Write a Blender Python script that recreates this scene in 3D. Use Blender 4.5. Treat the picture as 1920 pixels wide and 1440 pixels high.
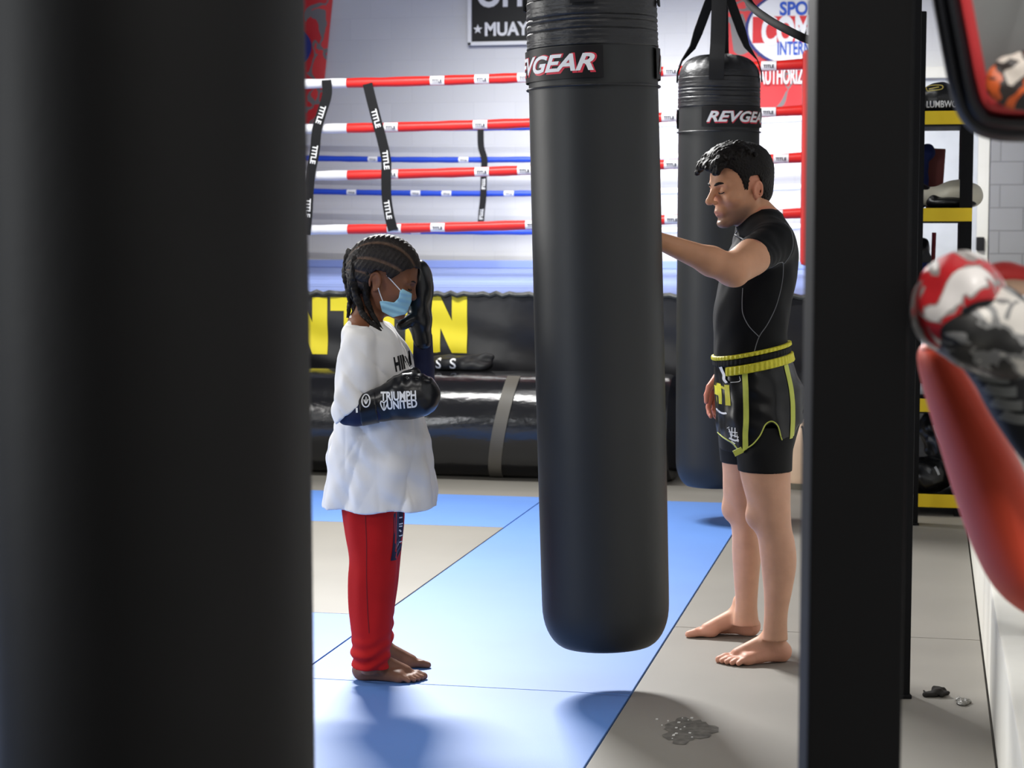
import bpy, bmesh, math, random
import numpy as np
from mathutils import Vector, Matrix
from mathutils.bvhtree import BVHTree

random.seed(7)
rng = np.random.RandomState(7)
SC = bpy.context.scene
COL = SC.collection
for _o in list(bpy.data.objects):
    bpy.data.objects.remove(_o)

# ------------------------------------------------------------------ camera
FPX = 3600.0                      # focal length in pixels of the 1920 px wide frame
CAM_H = 1.46
TH = math.atan(782 / math.hypot(3600, 300))     # heading, left of the room's long axis
PH = math.atan(300 / 3600.0)                    # tilt downwards
camd = bpy.data.cameras.new('camera')
cam = bpy.data.objects.new('camera', camd)
COL.objects.link(cam)
camd.sensor_width = 36.0
camd.lens = FPX / 1920 * 36.0
camd.clip_end = 100
cam.location = (0, 0, CAM_H)
cam.rotation_euler = (math.pi / 2 - PH, 0, TH)
camd.dof.use_dof = True
camd.dof.focus_distance = 6.3
camd.dof.aperture_fstop = 6.3
SC.camera = cam

# ------------------------------------------------------------------ world, lamps, exposure
SC.view_settings.view_transform = 'Standard'
SC.view_settings.look = 'None'
SC.view_settings.gamma = 1
SC.view_settings.exposure = 0.0
W = bpy.data.worlds.new('world')
SC.world = W
W.use_nodes = True
W.node_tree.nodes['Background'].inputs[0].default_value = (0.80, 0.88, 1.0, 1)
W.node_tree.nodes['Background'].inputs[1].default_value = 0.04


def area_light(name, loc, target, sx, sy, power, col=(1, 1, 1), spread=180):
    l = bpy.data.lights.new(name, 'AREA')
    l.shape = 'RECTANGLE'
    l.size = sx
    l.size_y = sy
    l.energy = power
    l.color = col
    l.spread = math.radians(spread)
    o = bpy.data.objects.new(name, l)
    COL.objects.link(o)
    o.location = loc
    d = Vector(target) - Vector(loc)
    o.rotation_euler = d.to_track_quat('-Z', 'Y').to_euler()
    return o


# fluorescent strips of the gym ceiling
area_light('strip_light_over_mats', (-3.1, 9.8, 3.75), (-2.0, 5.6, 0), 1.5, 0.30, 230, (1.0, 0.995, 0.98), 120)
area_light('strip_light_ring_front', (-2.6, 9.0, 3.95), (-2.4, 12.6, 1.2), 2.6, 0.05, 110, (1.0, 1.0, 0.98), 130)
area_light('strip_light_ring', (-2.6, 13.2, 3.9), (-2.6, 13.8, 0), 3.4, 0.4, 80, (1.0, 0.995, 0.97), 110)
area_light('strip_light_ring_back', (-2.0, 14.6, 3.9), (-2.0, 17.6, 1.0), 4.4, 0.4, 92, (1.0, 1.0, 0.97), 80)
area_light('strip_light_near', (-1.6, 3.9, 3.95), (-1.6, 7.5, 0), 3.2, 0.16, 40, (1.0, 0.97, 0.93))
area_light('strip_light_front', (0.1, 0.6, 3.95), (0.25, 2.6, 0.8), 0.2, 1.4, 24, (1.0, 0.96, 0.9), 80)
# tall daylight windows in the left wall
area_light('window_daylight_mats', (-5.4, 6.4, 2.1), (-1.0, 6.2, 1.2), 1.6, 2.2, 105, (1.0, 0.985, 0.95))
area_light('window_daylight', (-5.2, 1.75, 2.0), (-0.8, 2.6, 1.2), 1.0, 2.2, 95, (0.95, 0.98, 1.0))

# ------------------------------------------------------------------ measuring helpers
cR = np.array((math.cos(TH), math.sin(TH), 0.0))
cD = np.array((-math.sin(TH), math.cos(TH), 0.0))
cU = np.array((0.0, 0.0, 1.0))


def ray(px, py):
    a = (px - 960) / FPX
    b = (720 - py) / FPX
    hd = math.cos(PH) + b * math.sin(PH)
    up = -math.sin(PH) + b * math.cos(PH)
    return cR * (a / hd) + cD + cU * (up / hd)


def pt(px, py, H):
    """world point seen at a photo pixel, H metres ahead"""
    return ray(px, py) * H + np.array((0, 0, CAM_H))


def onY(px, py, Y):
    """world point seen at a photo pixel on the plane y = Y of the room"""
    r = ray(px, py)
    return r * (Y / r[1]) + np.array((0, 0, CAM_H))


def onZ(px, py, z=0.0):
    r = ray(px, py)
    return r * ((z - CAM_H) / r[2]) + np.array((0, 0, CAM_H))


# ------------------------------------------------------------------ materials
def lin(c):
    r = []
    for v in c[:3]:
        v = v / 255.0
        r.append(v / 12.92 if v <= 0.04045 else ((v + 0.055) / 1.055) ** 2.4)
    return (r[0], r[1], r[2], 1.0)


def ramp(nt, stops, interp='LINEAR'):
    r = nt.nodes.new('ShaderNodeValToRGB')
    cr = r.color_ramp
    cr.interpolation = interp
    while len(cr.elements) < len(stops):
        cr.elements.new(0.5)
    for e, (p, c) in zip(cr.elements, stops):
        e.position = p
        e.color = lin(c)
    return r


MATS = {}


def mat(name, rgb, rough=0.6, spec=0.4, metal=0.0, var=0.06, vscale=6.0, bump=0.0, bscale=60.0,
        attr=False, sss=0.0, coat=0.0, stretch=None, sheen=0.0):
    if name in MATS:
        return MATS[name]
    m = bpy.data.materials.new(name)
    m.use_nodes = True
    nt = m.node_tree
    b = nt.nodes['Principled BSDF']
    b.inputs['Roughness'].default_value = rough
    b.inputs['Specular IOR Level'].default_value = spec
    b.inputs['Metallic'].default_value = metal
    if coat:
        b.inputs['Coat Weight'].default_value = coat
        b.inputs['Coat Roughness'].default_value = 0.15
    if sheen:
        b.inputs['Sheen Weight'].default_value = sheen
    tc = nt.nodes.new('ShaderNodeTexCoord')
    mp = nt.nodes.new('ShaderNodeMapping')
    if stretch:
        mp.inputs['Scale'].default_value = stretch
    nt.links.new(tc.outputs['Object'], mp.inputs['Vector'])
    n = nt.nodes.new('ShaderNodeTexNoise')
    n.inputs['Scale'].default_value = vscale
    n.inputs['Detail'].default_value = 5
    nt.links.new(mp.outputs[0], n.inputs['Vector'])
    hv = nt.nodes.new('ShaderNodeHueSaturation')
    mr = nt.nodes.new('ShaderNodeMapRange')
    mr.inputs['From Min'].default_value = 0.3
    mr.inputs['From Max'].default_value = 0.7
    mr.inputs['To Min'].default_value = 1 - var
    mr.inputs['To Max'].default_value = 1 + var
    nt.links.new(n.outputs['Fac'], mr.inputs['Value'])
    nt.links.new(mr.outputs[0], hv.inputs['Value'])
    if attr:
        a = nt.nodes.new('ShaderNodeAttribute')
        a.attribute_name = 'Col'
        nt.links.new(a.outputs['Color'], hv.inputs['Color'])
    else:
        hv.inputs['Color'].default_value = lin(rgb)
    nt.links.new(hv.outputs[0], b.inputs['Base Color'])
    if sss:
        b.inputs['Subsurface Weight'].default_value = sss
        b.inputs['Subsurface Radius'].default_value = (0.012, 0.005, 0.003)
        b.inputs['Subsurface Scale'].default_value = 1.0
    if bump:
        n2 = nt.nodes.new('ShaderNodeTexNoise')
        n2.inputs['Scale'].default_value = bscale
        n2.inputs['Detail'].default_value = 4
        nt.links.new(mp.outputs[0], n2.inputs['Vector'])
        bp = nt.nodes.new('ShaderNodeBump')
        bp.inputs['Strength'].default_value = bump
        bp.inputs['Distance'].default_value = 0.01
        nt.links.new(n2.outputs['Fac'], bp.inputs['Height'])
        nt.links.new(bp.outputs[0], b.inputs['Normal'])
    MATS[name] = m
    return m


def camo(name, cols, scale=6.0, rough=0.5, stops=(0.0, 0.42, 0.5, 0.58), distort=1.5):
    m = bpy.data.materials.new(name)
    m.use_nodes = True
    nt = m.node_tree
    b = nt.nodes['Principled BSDF']
    b.inputs['Roughness'].default_value = rough
    tc = nt.nodes.new('ShaderNodeTexCoord')
    n = nt.nodes.new('ShaderNodeTexNoise')
    n.inputs['Scale'].default_value = scale
    n.inputs['Detail'].default_value = 2.5
    n.inputs['Distortion'].default_value = distort
    nt.links.new(tc.outputs['Object'], n.inputs['Vector'])
    r = ramp(nt, list(zip(stops, cols)), 'CONSTANT')
    nt.links.new(n.outputs['Fac'], r.inputs['Fac'])
    nt.links.new(r.outputs['Color'], b.inputs['Base Color'])
    return m


def block_mat(name, rgb, mortar, bw, bh, axis='XZ', rough=0.6, msize=0.006, bump=0.5):
    """painted block work: a brick texture in object space"""
    m = bpy.data.materials.new(name)
    m.use_nodes = True
    nt = m.node_tree
    b = nt.nodes['Principled BSDF']
    b.inputs['Roughness'].default_value = rough
    tc = nt.nodes.new('ShaderNodeTexCoord')
    sx = nt.nodes.new('ShaderNodeSeparateXYZ')
    cb = nt.nodes.new('ShaderNodeCombineXYZ')
    nt.links.new(tc.outputs['Object'], sx.inputs[0])
    nt.links.new(sx.outputs[axis[0]], cb.inputs['X'])
    nt.links.new(sx.outputs[axis[1]], cb.inputs['Y'])
    br = nt.nodes.new('ShaderNodeTexBrick')
    br.inputs['Color1'].default_value = lin(rgb)
    br.inputs['Color2'].default_value = lin([min(255, v * 1.02) for v in rgb])
    br.inputs['Mortar'].default_value = lin(mortar)
    br.inputs['Scale'].default_value = 1.0
    br.inputs['Mortar Size'].default_value = msize
    br.inputs['Mortar Smooth'].default_value = 0.3
    br.inputs['Brick Width'].default_value = bw
    br.inputs['Row Height'].default_value = bh
    nt.links.new(cb.outputs[0], br.inputs['Vector'])
    nt.links.new(br.outputs['Color'], b.inputs['Base Color'])
    bp = nt.nodes.new('ShaderNodeBump')
    bp.invert = True
    bp.inputs['Strength'].default_value = bump
    bp.inputs['Distance'].default_value = 0.004
    nt.links.new(br.outputs['Fac'], bp.inputs['Height'])
    nt.links.new(bp.outputs[0], b.inputs['Normal'])
    return m


# ------------------------------------------------------------------ object helpers
def empty(name, loc, label, cat, group=None, rotz=0.0):
    o = bpy.data.objects.new(name, None)
    o.empty_display_size = 0.1
    COL.objects.link(o)
    o.location = tuple(float(v) for v in loc)
    o.rotation_euler = (0, 0, rotz)
    tag(o, label, cat, group)
    return o


def tag(o, label=None, cat=None, group=None, kind=None):
    if label:
        o['label'] = label
    if cat:
        o['category'] = cat
    if group:
        o['group'] = group
    if kind:
        o['kind'] = kind
    return o


def mesh_obj(name, V, F, m, parent=None, smooth=True, col=None, label=None):
    me = bpy.data.meshes.new(name)
    V = np.asarray(V, dtype=np.float32).reshape(-1, 3)
    if isinstance(F, np.ndarray):
        k = F.shape[1]
        me.vertices.add(len(V))
        me.vertices.foreach_set('co', V.ravel())
        me.loops.add(F.size)
        me.loops.foreach_set('vertex_index', F.astype(np.int32).ravel())
        me.polygons.add(len(F))
        me.polygons.foreach_set('loop_start', np.arange(0, F.size, k, dtype=np.int32))
        me.polygons.foreach_set('loop_total', np.full(len(F), k, dtype=np.int32))
        me.update(calc_edges=True)
        me.validate()
    else:
        me.from_pydata([tuple(float(c) for c in v) for v in V], [], [tuple(f) for f in F])
        me.update()
    if smooth:
        me.polygons.foreach_set('use_smooth', [True] * len(me.polygons))
    if col is not None:
        a = me.attributes.new('Col', 'FLOAT_COLOR', 'POINT')
        c4 = np.ones((len(V), 4), dtype=np.float32)
        c4[:, :3] = col
        a.data.foreach_set('color', c4.ravel())
    me.materials.append(m)
    o = bpy.data.objects.new(name, me)
    COL.objects.link(o)
    if parent:
        o.parent = parent
    if label:
        o['label'] = label
    return o


class MB:
    """collects shapes into one mesh"""

    def __init__(s):
        s.V = []
        s.F = []
        s.boxy = False

    def add(s, V, F):
        n = len(s.V)
        s.V += [tuple(float(c) for c in v) for v in V]
        s.F += [tuple(int(i) + n for i in f) for f in F]
        return s

    def box(s, lo, hi, bev=0.0, M=None):
        s.boxy = True
        bm = bmesh.new()
        bmesh.ops.create_cube(bm, size=1.0)
        lo = np.array(lo, float)
        hi = np.array(hi, float)
        for v in bm.verts:
            v.co = Vector((lo + hi) / 2) + Vector([v.co[i] * (hi - lo)[i] for i in range(3)])
        if bev:
            bmesh.ops.bevel(bm, geom=bm.edges[:], offset=bev, segments=2, affect='EDGES', profile=0.6)
        if M is not None:
            bm.transform(M)
        bm.verts.index_update()
        s.add([v.co[:] for v in bm.verts], [[v.index for v in f.verts] for f in bm.faces])
        bm.free()
        return s

    def tube(s, P, r, n=12, closed=False, cap=True, lobes=None, flat=None):
        """sweep a circle (or ellipse with flat=(dir, factor)) along P; r scalar or list"""
        P = [np.array(p, float) for p in P]
        m = len(P)
        rr = [r] * m if np.isscalar(r) else list(r)
        T = []
        for i in range(m):
            a = P[(i - 1) % m] if (closed or i > 0) else P[i]
            b = P[(i + 1) % m] if (closed or i < m - 1) else P[i]
            t = b - a
            T.append(t / (np.linalg.norm(t) + 1e-9))
        ref = np.array((0, 0, 1.0))
        if abs(T[0] @ ref) > 0.9:
            ref = np.array((1.0, 0, 0))
        nrm = np.cross(T[0], ref)
        nrm /= np.linalg.norm(nrm)
        V = []
        for i in range(m):
            nrm = nrm - T[i] * (nrm @ T[i])
            nrm /= np.linalg.norm(nrm)
            bn = np.cross(T[i], nrm)
            for k in range(n):
                a = 2 * math.pi * k / n
                q = rr[i]
                if lobes:
                    q *= 1 + lobes[0] * math.cos(lobes[1] * a + lobes[2] * i)
                off = (nrm * math.cos(a) + bn * math.sin(a)) * q
                if flat is not None:
                    fd = np.array(flat[0], float)
                    off = off + fd * (off @ fd) * (flat[1] - 1)
                V.append(P[i] + off)
        F = []
        for i in range(m if closed else m - 1):
            j = (i + 1) % m
            for k in range(n):
                l = (k + 1) % n
                F.append((i * n + k, i * n + l, j * n + l, j * n + k))
        if cap and not closed:
            F.append(tuple(range(n))[::-1])
            F.append(tuple((m - 1) * n + k for k in range(n)))
        return s.add(V, F)

    def strap(s, P, W, wid, th):
        """flat band along P; W is the width direction (vector or list)"""
        P = [np.array(p, float) for p in P]
        m = len(P)
        V = []
        for i in range(m):
            t = P[min(i + 1, m - 1)] - P[max(i - 1, 0)]
            t = t / np.linalg.norm(t)
            w = np.array(W if np.ndim(W) == 1 else W[i], float)
            w = w - t * (w @ t)
            w /= np.linalg.norm(w)
            nn = np.cross(t, w)
            for a, b in ((-1, -1), (1, -1), (1, 1), (-1, 1)):
                V.append(P[i] + w * a * wid / 2 + nn * b * th / 2)
        F = [(0, 3, 2, 1), tuple((m - 1) * 4 + k for k in range(4))]
        for i in range(m - 1):
            for k in range(4):
                l = (k + 1) % 4
                F.append((i * 4 + k, i * 4 + l, i * 4 + 4 + l, i * 4 + 4 + k))
        return s.add(V, F)

    def lathe(s, prof, n=48, c=(0, 0), cap=True):
        V = []
        m = len(prof)
        for r, z in prof:
            for k in range(n):
                a = 2 * math.pi * k / n
                V.append((c[0] + r * math.cos(a), c[1] + r * math.sin(a), z))
        F = []
        for i in range(m - 1):
            for k in range(n):
                l = (k + 1) % n
                F.append((i * n + k, i * n + l, (i + 1) * n + l, (i + 1) * n + k))
        if cap:
            F.append(tuple(range(n))[::-1])
            F.append(tuple((m - 1) * n + k for k in range(n)))
        return s.add(V, F)

    def grid(s, fn, nu, nv):
        V = [fn(i / nu, j / nv) for j in range(nv + 1) for i in range(nu + 1)]
        F = []
        for j in range(nv):
            for i in range(nu):
                a = j * (nu + 1) + i
                F.append((a, a + 1, a + nu + 2, a + nu + 1))
        return s.add(V, F)

    def sheet(s, fn, nu, nv, th):
        """a grid with thickness th (vector)"""
        th = np.array(th, float)
        A = [np.array(fn(i / nu, j / nv), float) for j in range(nv + 1) for i in range(nu + 1)]
        n = len(A)
        V = A + [a + th for a in A]
        F = []
        st = nu + 1
        for j in range(nv):
            for i in range(nu):
                a = j * st + i
                F.append((a, a + 1, a + st + 1, a + st))
                F.append((n + a, n + a + st, n + a + st + 1, n + a + 1))
        rim = [i for i in range(st)] + [j * st + nu for j in range(1, nv + 1)] + \
              [nv * st + i for i in range(nu - 1, -1, -1)] + [j * st for j in range(nv - 1, 0, -1)]
        for q in range(len(rim)):
            a, b = rim[q], rim[(q + 1) % len(rim)]
            F.append((b, a, n + a, n + b))
        return s.add(V, F)

    def build(s, name, m, parent=None, smooth=True, label=None, angle=35):
        o = mesh_obj(name, s.V, s.F, m, parent, smooth, label=label)
        if smooth:
            bm = bmesh.new()
            bm.from_mesh(o.data)
            bmesh.ops.recalc_face_normals(bm, faces=bm.faces[:])
            for e in bm.edges:
                if len(e.link_faces) == 2 and e.calc_face_angle(0) > math.radians(angle):
                    e.smooth = False
            bm.to_mesh(o.data)
            bm.free()
            if s.boxy:
                o.modifiers.new('weighted_normals', 'WEIGHTED_NORMAL').keep_sharp = True
        return o


def smooth_path(P, n=8):
    """Catmull-Rom through the points"""
    P = [np.array(p, float) for p in P]
    Q = [2 * P[0] - P[1]] + P + [2 * P[-1] - P[-2]]
    out = []
    for i in range(1, len(Q) - 2):
        a, b, c, d = Q[i - 1], Q[i], Q[i + 1], Q[i + 2]
        for k in range(n):
            t = k / n
            out.append(0.5 * ((2 * b) + (c - a) * t + (2 * a - 5 * b + 4 * c - d) * t * t + (3 * b - a - 3 * c + d) * t ** 3))
    out.append(P[-1])
    return out


def glyphs(text, height, bold=0.0, shear=0.0, spacing=1.0, maxedge=0.02, xscale=1.0):
    """filled lettering as (V2, F), capital height scaled to 'height', centred on the origin"""
    cu = bpy.data.curves.new('t', 'FONT')
    cu.body = text
    cu.size = 1.0
    cu.shear = shear
    cu.offset = bold
    cu.space_character = spacing
    cu.resolution_u = 4
    o = bpy.data.objects.new('t', cu)
    COL.objects.link(o)
    dg = bpy.context.evaluated_depsgraph_get()
    dg.update()
    me = o.evaluated_get(dg).to_mesh()
    bm = bmesh.new()
    bm.from_mesh(me)
    o.evaluated_get(dg).to_mesh_clear()
    bpy.data.objects.remove(o)
    bpy.data.curves.remove(cu)
    bmesh.ops.remove_doubles(bm, verts=bm.verts[:], dist=1e-5)
    bmesh.ops.triangulate(bm, faces=bm.faces[:])
    xs = [v.co.x for v in bm.verts]
    ys = [v.co.y for v in bm.verts]
    k = height / (max(ys) - min(ys))
    cx, cy = (max(xs) + min(xs)) / 2, (max(ys) + min(ys)) / 2
    for v in bm.verts:
        v.co = ((v.co.x - cx) * k * xscale, (v.co.y - cy) * k, 0)
    for _ in range(4):
        es = [e for e in bm.edges if e.calc_length() > maxedge]
        if not es:
            break
        bmesh.ops.subdivide_edges(bm, edges=es, cuts=1)
        bmesh.ops.triangulate(bm, faces=[f for f in bm.faces if len(f.verts) > 3])
    bm.verts.index_update()
    V = np.array([v.co[:2] for v in bm.verts])
    F = [[v.index for v in f.verts] for f in bm.faces]
    bm.free()
    return V, F


def glyphs_on_plane(mb, V2, F, o, ex, ey, off=(0, 0, 0)):
    o = np.array(o, float) + np.array(off, float)
    ex = np.array(ex, float)
    ey = np.array(ey, float)
    mb.add([o + ex * a + ey * b for a, b in V2], F)
    return mb


# ------------------------------------------------------------------ organic surfaces: smooth unions meshed by surface nets
def smin(a, b, k):
    h = np.clip(0.5 + 0.5 * (a - b) / k, 0, 1)
    return a + (b - a) * h - k * h * (1 - h)


def cone(a, b, ra, rb, flat=None):
    a = np.array(a, float)
    b = np.array(b, float)
    ba = b - a
    bb = float(ba @ ba) + 1e-12
    q = 1.0
    if flat is not None:
        fn = np.array(flat[0], float)
        fn /= np.linalg.norm(fn)
        q = flat[1]

    def f(X, Y, Z):
        x, y, z = X - a[0], Y - a[1], Z - a[2]
        t = np.clip((x * ba[0] + y * ba[1] + z * ba[2]) / bb, 0, 1)
        x, y, z = x - t * ba[0], y - t * ba[1], z - t * ba[2]
        if flat is not None:
            c = (x * fn[0] + y * fn[1] + z * fn[2]) * (1 / q - 1)
            x, y, z = x + fn[0] * c, y + fn[1] * c, z + fn[2] * c
        return np.sqrt(x * x + y * y + z * z) - (ra + (rb - ra) * t)
    R = max(ra, rb) * max(1, q)
    return f, np.minimum(a, b) - R, np.maximum(a, b) + R


def ell(c, r, M=None):
    c = np.array(c, float)
    r = np.array(r, float)
    Mx = np.eye(3) if M is None else np.array(M, float)

    def f(X, Y, Z):
        x, y, z = X - c[0], Y - c[1], Z - c[2]
        k0 = 0
        k1 = 0
        for i in range(3):
            p = (x * Mx[i, 0] + y * Mx[i, 1] + z * Mx[i, 2])
            k0 = k0 + (p / r[i]) ** 2
            k1 = k1 + (p / r[i] ** 2) ** 2
        k0 = np.sqrt(k0)
        k1 = np.sqrt(k1) + 1e-6
        return k0 * (k0 - 1) / k1
    R = np.sqrt(((Mx.T * r) ** 2).sum(axis=1))
    return f, c - R, c + R


def loft(rows, n=2.0):
    """stack of horizontal ellipses: rows of (w, cu, cv, ru, rv)"""
    rows = np.array(sorted(rows), float)
    if len(rows) > 2:
        rows = np.array(smooth_path(list(rows), 6))
    w = rows[:, 0]

    def f(X, Y, Z):
        z = Z.ravel()
        g = [np.interp(z, w, rows[:, i]).reshape(Z.shape) for i in (1, 2, 3, 4)]
        x = np.abs((X - g[0]) / g[2])
        y = np.abs((Y - g[1]) / g[3])
        k0 = (x ** n + y ** n) ** (1 / n)
        k1 = np.sqrt((x / g[2]) ** 2 + (y / g[3]) ** 2) + 1e-6
        d = k0 * (k0 - 1) / k1
        d = np.minimum(d, 0.2)
        return np.maximum(d, np.maximum(Z - w[-1], w[0] - Z))
    lo = np.array([(rows[:, 1] - rows[:, 3]).min(), (rows[:, 2] - rows[:, 4]).min(), w[0]])
    hi = np.array([(rows[:, 1] + rows[:, 3]).max(), (rows[:, 2] + rows[:, 4]).max(), w[-1]])
    return f, lo, hi


class Grid:
    def __init__(s, lo, hi, h):
        s.lo = np.array(lo, float)
        s.h = h
        s.n = np.ceil((np.array(hi, float) - s.lo) / h).astype(int) + 1
        s.D = np.full(s.n, 0.3, np.float32)

    def span(s, lo, hi):
        a = np.clip(np.floor((lo - s.lo) / s.h).astype(int), 0, s.n)
        b = np.clip(np.ceil((hi - s.lo) / s.h).astype(int) + 1, 0, s.n)
        ax = [np.arange(a[i], b[i]) * s.h + s.lo[i] for i in range(3)]
        g = (ax[0].reshape(-1, 1, 1).astype(np.float32), ax[1].reshape(1, -1, 1).astype(np.float32), ax[2].reshape(1, 1, -1).astype(np.float32))
        return tuple(slice(a[i], b[i]) for i in range(3)), g

    def add(s, prim, k=0.012, off=0.0):
        f, lo, hi = prim
        pad = 0.02 + k + abs(off)
        sl, g = s.span(lo - pad, hi + pad)
        if min(v.size for v in g) == 0:
            return s
        d = f(*g).astype(np.float32) - off
        s.D[sl] = smin(s.D[sl], d, k)
        return s

    def sub(s, prim, k=0.008):
        f, lo, hi = prim
        pad = 0.02 + k
        sl, g = s.span(lo - pad, hi + pad)
        if min(v.size for v in g) == 0:
            return s
        d = f(*g).astype(np.float32)
        s.D[sl] = -smin(-s.D[sl], d, k)
        return s

    def axes(s):
        sl, g = s.span(s.lo, s.lo + s.h * (s.n - 1))
        return g

    def cut(s, fn):
        """keep where fn(X, Y, Z) < 0"""
        s.D = np.maximum(s.D, fn(*s.axes()).astype(np.float32))
        return s

    def mesh(s, smooth_it=2):
        D, h = s.D, s.h
        D[0], D[-1], D[:, 0], D[:, -1], D[:, :, 0], D[:, :, -1] = [0.3] * 6
        S = D < 0
        c = np.zeros(np.array(S.shape) - 1, np.uint8)
        for i in (0, 1):
            for j in (0, 1):
                for k in (0, 1):
                    c += S[i:S.shape[0] - 1 + i, j:S.shape[1] - 1 + j, k:S.shape[2] - 1 + k]
        act = np.argwhere((c > 0) & (c < 8))
        idg = np.full(c.shape, -1, np.int32)
        idg[act[:, 0], act[:, 1], act[:, 2]] = np.arange(len(act))
        cor = np.array([(i, j, k) for i in (0, 1) for j in (0, 1) for k in (0, 1)])
        val = np.stack([D[act[:, 0] + o[0], act[:, 1] + o[1], act[:, 2] + o[2]] for o in cor], 1)
        acc = np.zeros((len(act), 3))
        cnt = np.zeros(len(act))
        for p in range(8):
            for q in range(p + 1, 8):
                if abs(cor[p] - cor[q]).sum() != 1:
                    continue
                a, b = val[:, p], val[:, q]
                m = (a < 0) != (b < 0)
                t = np.where(m, a / np.where(m, a - b, 1), 0)
                acc += np.where(m[:, None], cor[p] + t[:, None] * (cor[q] - cor[p]), 0)
                cnt += m
        V = (act + acc / cnt[:, None]) * h + s.lo
        Fs = []
        for ax in range(3):
            o1, o2 = [(1, 2), (2, 0), (0, 1)][ax]
            A = np.take(S, range(S.shape[ax] - 1), ax)
            B = np.take(S, range(1, S.shape[ax]), ax)
            e = np.argwhere(A != B)
            ins = A[e[:, 0], e[:, 1], e[:, 2]]
            ok = (e[:, o1] > 0) & (e[:, o2] > 0) & (e[:, o1] < S.shape[o1] - 1) & (e[:, o2] < S.shape[o2] - 1)
            e, ins = e[ok], ins[ok]
            q = []
            for d1, d2 in ((-1, -1), (0, -1), (0, 0), (-1, 0)):
                w = e.copy()
                w[:, o1] += d1
                w[:, o2] += d2
                q.append(idg[w[:, 0], w[:, 1], w[:, 2]])
            q = np.stack(q, 1)
            q[~ins] = q[~ins][:, ::-1]
            Fs.append(q)
        F = np.concatenate(Fs)
        F = F[(F >= 0).all(1)]
        for it in range(smooth_it):
            V = lap(V, F, 0.5)
        return V, F


def lap(V, F, lam):
    n = len(V)
    a = np.concatenate([F[:, i] for i in range(4)])
    b = np.concatenate([F[:, (i + 1) % 4] for i in range(4)])
    s = np.stack([np.bincount(a, V[b, i], n) + np.bincount(b, V[a, i], n) for i in range(3)], 1)
    k = np.bincount(a, minlength=n) + np.bincount(b, minlength=n)
    return V + lam * (s / np.maximum(k, 1)[:, None] - V)


def fold_noise(seed, n=10, wl=(0.05, 0.12), stretch=(1, 1, 0.25)):
    r = np.random.RandomState(seed)
    ks = []
    for i in range(n):
        d = r.normal(size=3) * np.array(stretch)
        d /= np.linalg.norm(d)
        ks.append((d * 2 * math.pi / r.uniform(*wl), r.uniform(0, 6.28)))

    def f(X, Y, Z):
        t = 0
        for k, p in ks:
            t = t + np.sin(X * k[0] + Y * k[1] + Z * k[2] + p)
        return t / n ** 0.5
    return f


class Frame:
    """a person's local axes: u to the photo's right, v away from the camera, w up"""

    def __init__(s, px, _row, H, H2=None):
        s.H = H
        p = pt(px, 900, H)
        s.B = np.array((p[0], p[1], 0.0))

    def L(s, px, py, dv=0.0):
        q = pt(px, py, s.H + dv) - s.B
        return np.array((q @ cR, q @ cD, q[2]))

    def rows(s, R):
        out = []
        for y, xl, xr, dv, rv in R:
            a, b = s.L(xl, y, dv), s.L(xr, y, dv)
            out.append(((a[2] + b[2]) / 2, (a[0] + b[0]) / 2, (a[1] + b[1]) / 2, abs(b[0] - a[0]) / 2, rv))
        return out


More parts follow.
